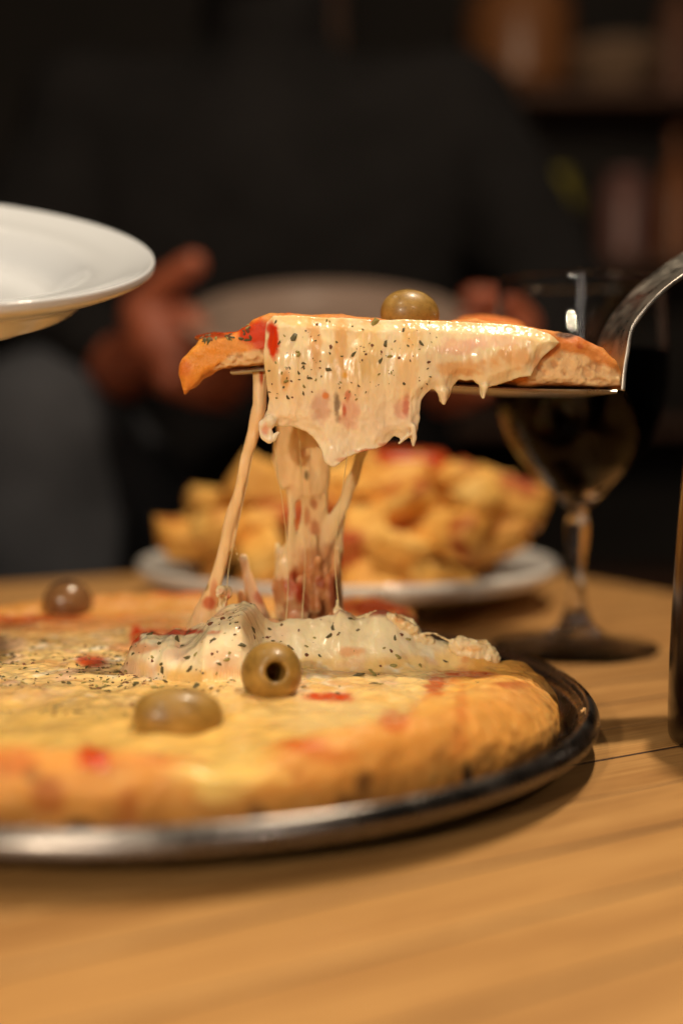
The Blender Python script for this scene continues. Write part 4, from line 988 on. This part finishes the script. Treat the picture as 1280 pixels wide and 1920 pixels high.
jk = [[((TC.x, 1.42, -.13), .155), ((TC.x, 1.43, .12), .150), ((TC.x, 1.43, .36), .150)], [(SHL, .075), ((TC.x, 1.43, .43), .100), (SHR, .075)], [((TC.x-.08, 1.42, -.1), .13), ((TC.x-.1, 1.43, .35), .13)], [((TC.x+.08, 1.42, -.1), .13), ((TC.x+.1, 1.43, .35), .13)],
      [((TC.x, 1.425, .46), .080), ((TC.x, 1.39, .60), .070)], [(SHL, .072), (ELL_, .062), (tuple(Vector(ELL_).lerp(Vector(WL), .82)), .046)], [(SHR, .072), (ELR, .062), (tuple(Vector(ELR).lerp(Vector(WR), .82)), .046)]]
sdf_obj('jacket', person, M['jacket'], jk, (-.49, 1.06, -.32), (.36, 1.66, .69), .009, .03, PB, .010, 16)
KN = tuple(at(70, 760, 1.10)); 
tr = [[((TC.x, 1.44, -.14), .150), ((TC.x-.09, 1.40, -.13), .13)], [((TC.x-.10, 1.38, -.10), .105), ((KN[0]-.01, 1.15, KN[2]-.035), .088), ((KN[0]+.0, 1.13, -.12), .078), ((KN[0]+.03, 1.15, -.45), .058), ((KN[0]+.05, 1.18, -.62), .052)],
      [((TC.x+.09, 1.40, -.14), .12), ((TC.x+.13, 1.05, -.13), .085), ((TC.x+.13, 1.05, -.16), .080), ((TC.x+.12, 1.12, -.60), .055)]]
sdf_obj('trousers', person, M['trousers'], tr, (-.48, .93, -.70), (.20, 1.62, .20), .009, .03, PB, .007, 18)
for s_, x_, y_ in ((0, KN[0]+.05, 1.18), (1, TC.x+.12, 1.12)):
    sdf_obj('shoe', person, M['jacket'], [[((x_, y_+.02, FLOORZ+.05), .045), ((x_, y_-.08, FLOORZ+.038), .036), ((x_, y_-.17, FLOORZ+.033), .032)], [((x_, y_, FLOORZ+.12), .052), ((x_, y_+.02, FLOORZ+.05), .045)]], (x_-.07, y_-.22, FLOORZ), (x_+.07, y_+.1, FLOORZ+.20), .006, .02, PB)
def hair_extra(X, Y, Z, g):
    e = ell(X, Y, Z, (hc.x, hc.y+.012, hc.z+.022), (.086, .100, .112)); cut = ell(X, Y, Z, (hc.x, hc.y-.085, hc.z-.035), (.075, .075, .095)); low = (hc.z-.05)-Z
    return np.maximum(np.maximum(e, -cut), low)
sdf_obj('hair', person, M['hair'], [[((hc.x, hc.y, hc.z+.3), .001), ((hc.x, hc.y, hc.z+.301), .001)]], (hc.x-.11, hc.y-.11, hc.z-.08), (hc.x+.11, hc.y+.13, hc.z+.15), .005, .01, PB, .005, 60, hair_extra)
st = thing('stool', 'dark wooden stool under the seated person, in shadow behind the table', 'stool', (TC.x, 1.44, FLOORZ))
M['darkwood'] = simple('dark_wood', (0.03, 0.018, 0.01), 0.5)
box('seat', M['darkwood'], st, (0, 0, 0.44), (.38, .36, .035), 0, .01)
for sx in (-1, 1):
    for sy in (-1, 1): box('leg', M['darkwood'], st, (sx*.16, sy*.15, .211), (.035, .035, .422), 0, .003)

# ================================================================== SHELVES BEHIND
shf = thing('shelf_unit', 'dark wooden shelves with jars and boxes on them, far behind at the right', 'shelves', (0.75, 3.1, FLOORZ))
M['shelfwood'] = simple('brown_shelf_wood', (0.12, 0.05, 0.025), 0.6)
for zz in (0.44, 0.84, 1.24, 1.64, 2.04): box('shelf', M['shelfwood'], shf, (0, 0, zz), (1.5, .28, .03), 0, .002)
for xx in (-.765, .765): box('side_panel', M['shelfwood'], shf, (xx, 0, 1.15), (.03, .28, 2.3), 0, .002)
def shelf_thing(name, label, cat, px, zs, shape, mat):
    p = at(px, 700, 3.02); o = lathe(spline(shape, 4)+[(0, shape[-1][1])], 24, mat, name, None, (p.x, 3.02, zs)) ; tag(o, label, cat)
ware_mat = lambda nm, c: simple(nm, c, 0.35)  # plain coloured material for the shelf ware
zsh = lambda zz: zz-0.11+0.0165+FLOORZ
jar = [(0, 0), (.055, 0), (.06, .02), (.06, .15), (.045, .18), (.045, .20), (.047, .205)]
bot = [(0, 0), (.038, 0), (.042, .01), (.042, .18), (.018, .235), (.015, .30), (.018, .305)]
wide_ = [(0, 0), (.10, 0), (.12, .05), (.13, .16), (.12, .22), (.10, .235)]
shelf_thing('jar', 'yellow-green jar on a low shelf behind the right side of the table', 'jar', 1030, zsh(1.35), jar, ware_mat('yellow_jar', (.50, .42, .06)))
shelf_thing('jar', 'reddish brown jar on a low shelf just right of the person', 'jar', 1165, zsh(1.35), jar, ware_mat('rose_jar', (.30, .14, .12)))
shelf_thing('bottle', 'dark orange bottle on a low shelf at the far right', 'bottle', 1262, zsh(1.35), bot, ware_mat('orange_bottle', (.40, .14, .05)))
shelf_thing('pot', 'orange-brown clay pot on the shelf above the person\'s shoulder', 'pot', 965, zsh(1.75), wide_, ware_mat('clay_pot', (.36, .14, .05)))
shelf_thing('bowl', 'tan bowl on the upper shelf at the right', 'bowl', 1140, zsh(1.75), [(0, 0), (.05, 0), (.10, .05), (.13, .09), (.125, .095)], ware_mat('tan_bowl', (.35, .22, .14)))
shelf_thing('bottle', 'brown bottle on the upper shelf at the far right', 'bottle', 1255, zsh(1.75), bot, ware_mat('brown_bottle', (.22, .10, .06)))
lamp('back_room_lamp', (0.75, 2.2, 1.7), 0.9, (1.0, 0.72, 0.45), 0.05)
print('verts', sum(len(o.data.vertices) for o in bpy.data.objects if o.type == 'MESH'), 'objects', len(bpy.data.objects))
